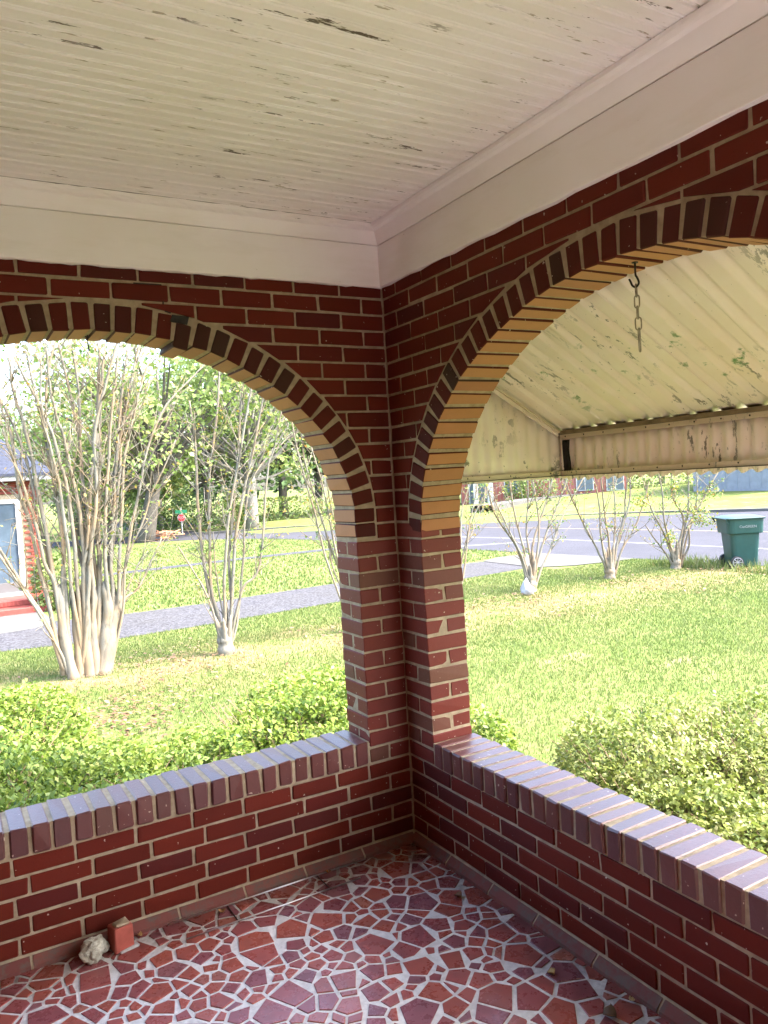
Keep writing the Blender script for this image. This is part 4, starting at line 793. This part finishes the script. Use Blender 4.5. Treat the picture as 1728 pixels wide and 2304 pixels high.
for k in range(14):
    hbox('step_brick', (hx1+.015-(k+1)*.075+.006, HY-1.012, sz-.10), (hx1+.015-k*.075, HY-.9, sz-.002), M_STEP, .004)
hbox('fascia', (-9.2, HY-.35, wtop+.02), (hx1+.30, HY-.30, eave+.02), M_WHITE); hbox('soffit', (-9.2, HY-.30, wtop+.022), (hx1+.30, HY+.2, wtop+.05), M_WHITE)
V = [(-9.4, HY-.40, eave), (hx1+.38, HY-.40, eave), (hx1+.38, HY+7.6, eave), (-9.4, HY+7.6, eave), (-6, HY+3.6, eave+2.9), (hx1-3.0, HY+3.6, eave+2.9), (-9.4, HY-.40, eave-.06), (hx1+.38, HY-.40, eave-.06), (hx1+.38, HY+7.6, eave-.06), (-9.4, HY+7.6, eave-.06)]
link('roof', hull('roof', [tuple(np.array(v)-hb0) for v in V]), nh, M_ROOF)

# ================================================================== HOUSES ACROSS THE STREET
def far_house(name, label, A, B, h, depth, wallmat, wins, roofmat, extra=None, roof_h=2.6):
    A = np.array(A); B = np.array(B); L = np.linalg.norm((B-A)[:2]); rz = math.atan2(B[1]-A[1], B[0]-A[0]); root = thing(name, label, 'house', tuple(A), rz)
    boxmesh('wall', (0, 0, -.3), (L, depth, h), wallmat, root)
    for (x, z, w, hh, kind) in wins:
        wd = link('window' if kind != 'door' else 'door', None, root); wd.location = (x, -.03, z); boxmesh('frame', (-w/2-.07, -.04, -.07), (w/2+.07, .05, hh+.07), M_WHITE, wd, .01); boxmesh('pane', (-w/2, -.055, 0), (w/2, -.035, hh), M_PANE, wd)
        if kind == 'win': boxmesh('mullion', (-.025, -.07, 0), (.025, -.05, hh), M_WHITE, wd); boxmesh('mullion', (-w/2, -.068, hh/2-.025), (w/2, -.052, hh/2+.025), M_WHITE, wd)
    for kind, lo, hi, mt in (extra or []): boxmesh(kind, lo, hi, mt, root, .01)
    V = [(-.5, -.6, h), (L+.5, -.6, h), (L+.5, depth+.6, h), (-.5, depth+.6, h), (1.5, depth/2, h+roof_h), (L-1.5, depth/2, h+roof_h), (-.5, -.6, h-.15), (L+.5, -.6, h-.15)]; link('roof', hull('roof', V), root, roofmat); return root
A = at_z(1040, 1147, GZ); B = at_z(1412, 1117, GZ+.25); L = np.linalg.norm((B-A)[:2])
far_house('brick_house', 'red brick house with white framed windows across the street', A, B, 3.6, 8, M_FARB, [(L*.02+.9, .1, 1.1, 2.1, 'door'), (L*.32, .95, 1.1, 1.6, 'win'), (L*.75, .85, 1.0, 1.7, 'win'), (L*.93, .75, 1.0, 1.8, 'win')], M_ROOF, [('porch_column', (L*.16, -.7, -.2), (L*.16+.35, -.35, 3.5), M_WHITE), ('porch_column', (L*.12-.5, -.7, -.2), (L*.12-.2, -.35, 3.5), M_WHITE)])
A = at_z(1560, 1098, GZ+.75); B = at_z(1800, 1078, GZ+1.0); L = np.linalg.norm((B-A)[:2])
far_house('grey_house', 'pale grey sided house on the rise across the street', A, B, 4.2, 8, M_GREYS, [(L*.46, 1.05, 1.15, 1.8, 'win')], M_ROOF, [('siding_seam', (L*k/9-.03, -.03, -.1), (L*k/9+.03, .0, 4.1), M_GREYS) for k in range(1, 9)])
def shrub(name, label, u, v, w, h, n, mat, z=GZ, group=None, seed=0, size=.3, depth=.6):
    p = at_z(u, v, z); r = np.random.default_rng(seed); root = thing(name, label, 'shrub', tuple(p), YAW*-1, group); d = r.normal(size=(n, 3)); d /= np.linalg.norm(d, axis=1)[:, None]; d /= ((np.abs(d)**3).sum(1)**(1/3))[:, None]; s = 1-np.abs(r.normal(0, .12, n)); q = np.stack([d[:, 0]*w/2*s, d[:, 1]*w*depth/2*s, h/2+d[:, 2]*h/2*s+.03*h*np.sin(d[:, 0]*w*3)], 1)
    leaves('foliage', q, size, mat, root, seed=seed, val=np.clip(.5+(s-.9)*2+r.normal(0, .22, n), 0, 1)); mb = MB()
    for k in range(5): mb.tube([(math.cos(k)*.1*w, math.sin(k)*.05*w, -.05), (math.cos(k)*.25*w, math.sin(k)*.1*w, h*.6)], [.03, .015], 5)
    mb.build('stems', M_TWIG, root); return root
shrub('garden_shrub', 'rounded yellow-green shrub by the white columns of the far brick house', 1160, 1142, 1.3, 2.0, 900, M_TREE, seed=31, group='shrubs before the far brick house', size=.18)
shrub('garden_shrub', 'wide green shrub under the first window of the far brick house', 1212, 1140, 2.4, 2.2, 1500, M_TREE, seed=32, group='shrubs before the far brick house', size=.18)
shrub('garden_shrub', 'leafy shrub mid wall of the far brick house, partly yellow', 1295, 1130, 3.4, 2.2, 1700, M_HEDGE2, seed=33, group='shrubs before the far brick house', size=.18)
shrub('garden_shrub', 'dark shrub at the corner between the far brick house and the grey house', 1480, 1112, 5.0, 3.4, 2200, M_TREE, seed=34, z=GZ+.2, group='shrubs before the far brick house', size=.25)
shrub('house_shrub', 'small green shrub at the corner of the neighbouring house', 128, 1372, .9, 1.15, 1500, M_TREE, seed=35, size=.09)
strip('far_walk', [tuple(at_z(1085, 1164, GZ)[:2]), tuple(at_z(1180, 1146, GZ)[:2]), tuple(at_z(1300, 1132, GZ)[:2]), tuple(at_z(1440, 1122, GZ)[:2])], 1.3, GZ+.62, M_CONC, .6)

# ================================================================== STOP SIGN, POLE, STICKS
sp_ = at_z(411, 1204, GZ); ss = thing('stop_sign', 'red octagonal stop sign on a thin post at the far junction', 'stop sign', tuple(sp_), 0); dst = float((sp_-CAM)@_F); H = (1204-1165)/FPX*dst; rz = math.atan2(CAM[1]-sp_[1], CAM[0]-sp_[0])+math.pi/2
ss.rotation_euler = (0, 0, rz); rr_ = .5*18/FPX*dst
MB().tube([(0, .02, 0), (0, .02, H+.55)], .03, 8).build('post', M_GALV, ss)
def octo(name, r_, y0, y1, mat): o = link(name, hull(name, [(r_*math.cos(R(22.5+45*k)), y, H+r_*math.sin(R(22.5+45*k))) for k in range(8) for y in (y0, y1)]), ss, mat); return o
octo('border', rr_, -.02, -.012, M_WHITE); octo('plate', rr_*.92, -.026, -.019, M_RED); text('lettering', 'STOP', rr_*.78, M_WHITE, ss, (0, -.029, H), (R(90), 0, 0)); boxmesh('street_name_plate', (-.30, -.01, H+rr_+.03), (.30, .01, H+rr_+.20), M_GREENS, ss)
pp = at_z(364, 1199, GZ); o = MB().tube([(0, 0, -.1), (-.03, 0, 2), (-.10, 0, float((1199-1138)/FPX*((pp-CAM)@_F)))], [.17, .16, .15], 10).build('wooden_post', M_WOODP); o.location = pp; tag(o, 'short weathered wooden utility post left of the stop sign', 'post')
sk = at_z(362, 1216, GZ); stp = thing('stick_pile', 'pile of cut brown branches beside the large tree trunk at the junction', 'branch pile', tuple(sk)); rs = random.Random(4)
for k in range(34):
    a = rs.uniform(0, 3.14); l = rs.uniform(.3, .8); c = np.array([rs.gauss(0, .55), rs.gauss(0, .3), rs.uniform(.04, .42)]); d = np.array([math.cos(a)*l, math.sin(a)*l*.6, rs.uniform(-.1, .15)]); MB().tube([c-d/2, c+d/2], [.045, .03], 6).build('branch', plain('cut_branch', (.33, .17, .10), .8, var=.3) if k == 0 else bpy.data.materials['cut_branch'], stp)

# ================================================================== BACKGROUND TREES
def tree(label, u, v, depth, h, cr, ch, n, mat, seed, size=.35, trunk=.3, gap=.55, bark=M_OAKB, lean=0., cb=.35, group='trees beyond the driveway'):
    """trunk with limbs, crown of separate leaf clumps so the sky shows through"""
    p = at_z(u, v, GZ) if depth is None else np.array([*(CAM+ray(u, v)*depth)[:2], GZ]); r = np.random.default_rng(seed); root = thing('broadleaf_tree', label, 'tree', tuple(p), 0, group); K = max(10, int(ch*cr*gap*2.2)); cl = []
    for k in range(K):
        d = r.normal(size=3); d /= np.linalg.norm(d); f = r.uniform(.25, 1)**.6; cl.append((d[0]*cr*f, d[1]*cr*f, h*cb+(h*(1-cb))*.5+d[2]*h*(1-cb)*.5*f, r.uniform(.16, .34)*cr))
    tm = MB(); top = np.array([lean, 0, h*.62]); path = smooth_path([(0, 0, -.2), (lean*.3+.05, 0, h*.22), (lean*.7, .05, h*.42), tuple(top)], 3); tm.tube(path, list(np.linspace(trunk, trunk*.4, len(path))), 9)
    tm.build('trunk', bark, root, True); lm = MB(); pts = []; vals = []; per = n//K
    for x, y, z, rad in cl:
        s = path[min(len(path)-1, max(3, int(len(path)*min(.95, z/h*.75))))]; e = np.array([x, y, z]); mid = (np.array(s)+e)/2+np.array([0, 0, -.05*h*.3]); lm.tube(smooth_path([s, mid, e], 2), [trunk*.3, trunk*.24, trunk*.18, trunk*.12, trunk*.06], 5)
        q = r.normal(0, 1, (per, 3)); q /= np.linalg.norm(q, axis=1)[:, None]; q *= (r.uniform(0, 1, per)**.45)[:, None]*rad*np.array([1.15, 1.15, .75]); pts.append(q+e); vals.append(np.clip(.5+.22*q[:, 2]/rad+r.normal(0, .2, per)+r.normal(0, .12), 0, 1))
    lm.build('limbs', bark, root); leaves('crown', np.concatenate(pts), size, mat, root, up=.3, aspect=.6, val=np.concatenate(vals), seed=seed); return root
tree('leaning shade tree with thick grey trunk beside the branch pile', 328, 1220, None, 11, 6.0, 8, 6000, M_TREE, 51, .30, .42, lean=1.6, cb=.24)
tree('yellow-green tree behind the clipped roadside hedge', 470, 1188, 52, 13, 6.5, 9, 7500, M_TREE, 52, .32, .3, cb=.12)
tree('pale-trunked tree on the grass beyond the junction', 568, 1191, None, 12.5, 5.5, 8, 6500, M_TREE, 53, .30, .40, bark=M_WOODP, cb=.2)
tree('dense dark green tree beyond the junction near the far hedge', 640, 1175, 56, 16, 6.5, 9, 9500, M_TREE2, 54, .40, .35, cb=.08)
tree('tall green tree behind the pale-trunked one', 720, 1170, 62, 15, 7.0, 9, 8000, M_TREE, 55, .36, .35, cb=.12)
tree('wide bluish green tree far behind the stop sign', 400, 1180, 66, 12.5, 8.0, 9, 8500, M_TREE2, 56, .38, .35, cb=.05)
tree('tree rising behind the roof of the neighbouring house', 170, 1200, 48, 9.0, 5.0, 6, 5500, M_TREE, 57, .30, .3, cb=.2)
tree('dark leafy tree behind the large myrtle clump', 250, 1200, 40, 6.5, 4.0, 6, 6000, M_TREE, 58, .26, .25, cb=.1)
tree('distant tree far beyond the neighbouring roof', 60, 1190, 70, 11, 7, 7, 6000, M_TREE2, 59, .36, .3, cb=.2)
tree('tree standing behind the far brick house', 1230, 1140, 75, 15, 7, 9, 8000, M_TREE, 60, .45, .3, group='trees across the street')
tree('tree between the brick house and the grey house', 1490, 1110, 72, 13, 6, 9, 8000, M_TREE2, 61, .45, .3, group='trees across the street', cb=.15)
tree('broad tree at the bend of the street beyond the brick pier', 880, 1160, 60, 15, 7, 9, 8000, M_TREE, 62, .42, .3, group='trees across the street', cb=.15)
tree('tree behind the roadside lawn near the far brick house', 1010, 1155, 66, 15, 7, 9, 8000, M_TREE, 63, .42, .3, group='trees across the street', cb=.15)
shrub('roadside_hedge', 'clipped bright green hedge behind the stop sign', 450, 1194, 6.5, 1.55, 3600, M_TREE, seed=36, size=.17, depth=.25)
shrub('roadside_hedge', 'clipped hedge behind the pale-trunked tree', 628, 1172, 6.0, 1.6, 2800, M_TREE, seed=37, size=.18, depth=.3)
shrub('tall_shrub', 'dense dark shrub behind the wooden utility post', 345, 1198, 4.2, 3.6, 3600, M_TREE2, seed=38, size=.22, depth=.6)
shrub('tall_shrub', 'yellow-green shrub at the end of the hedge behind the pale-trunked tree', 537, 1180, 1.6, 2.0, 900, M_HEDGE2, seed=39, size=.2)
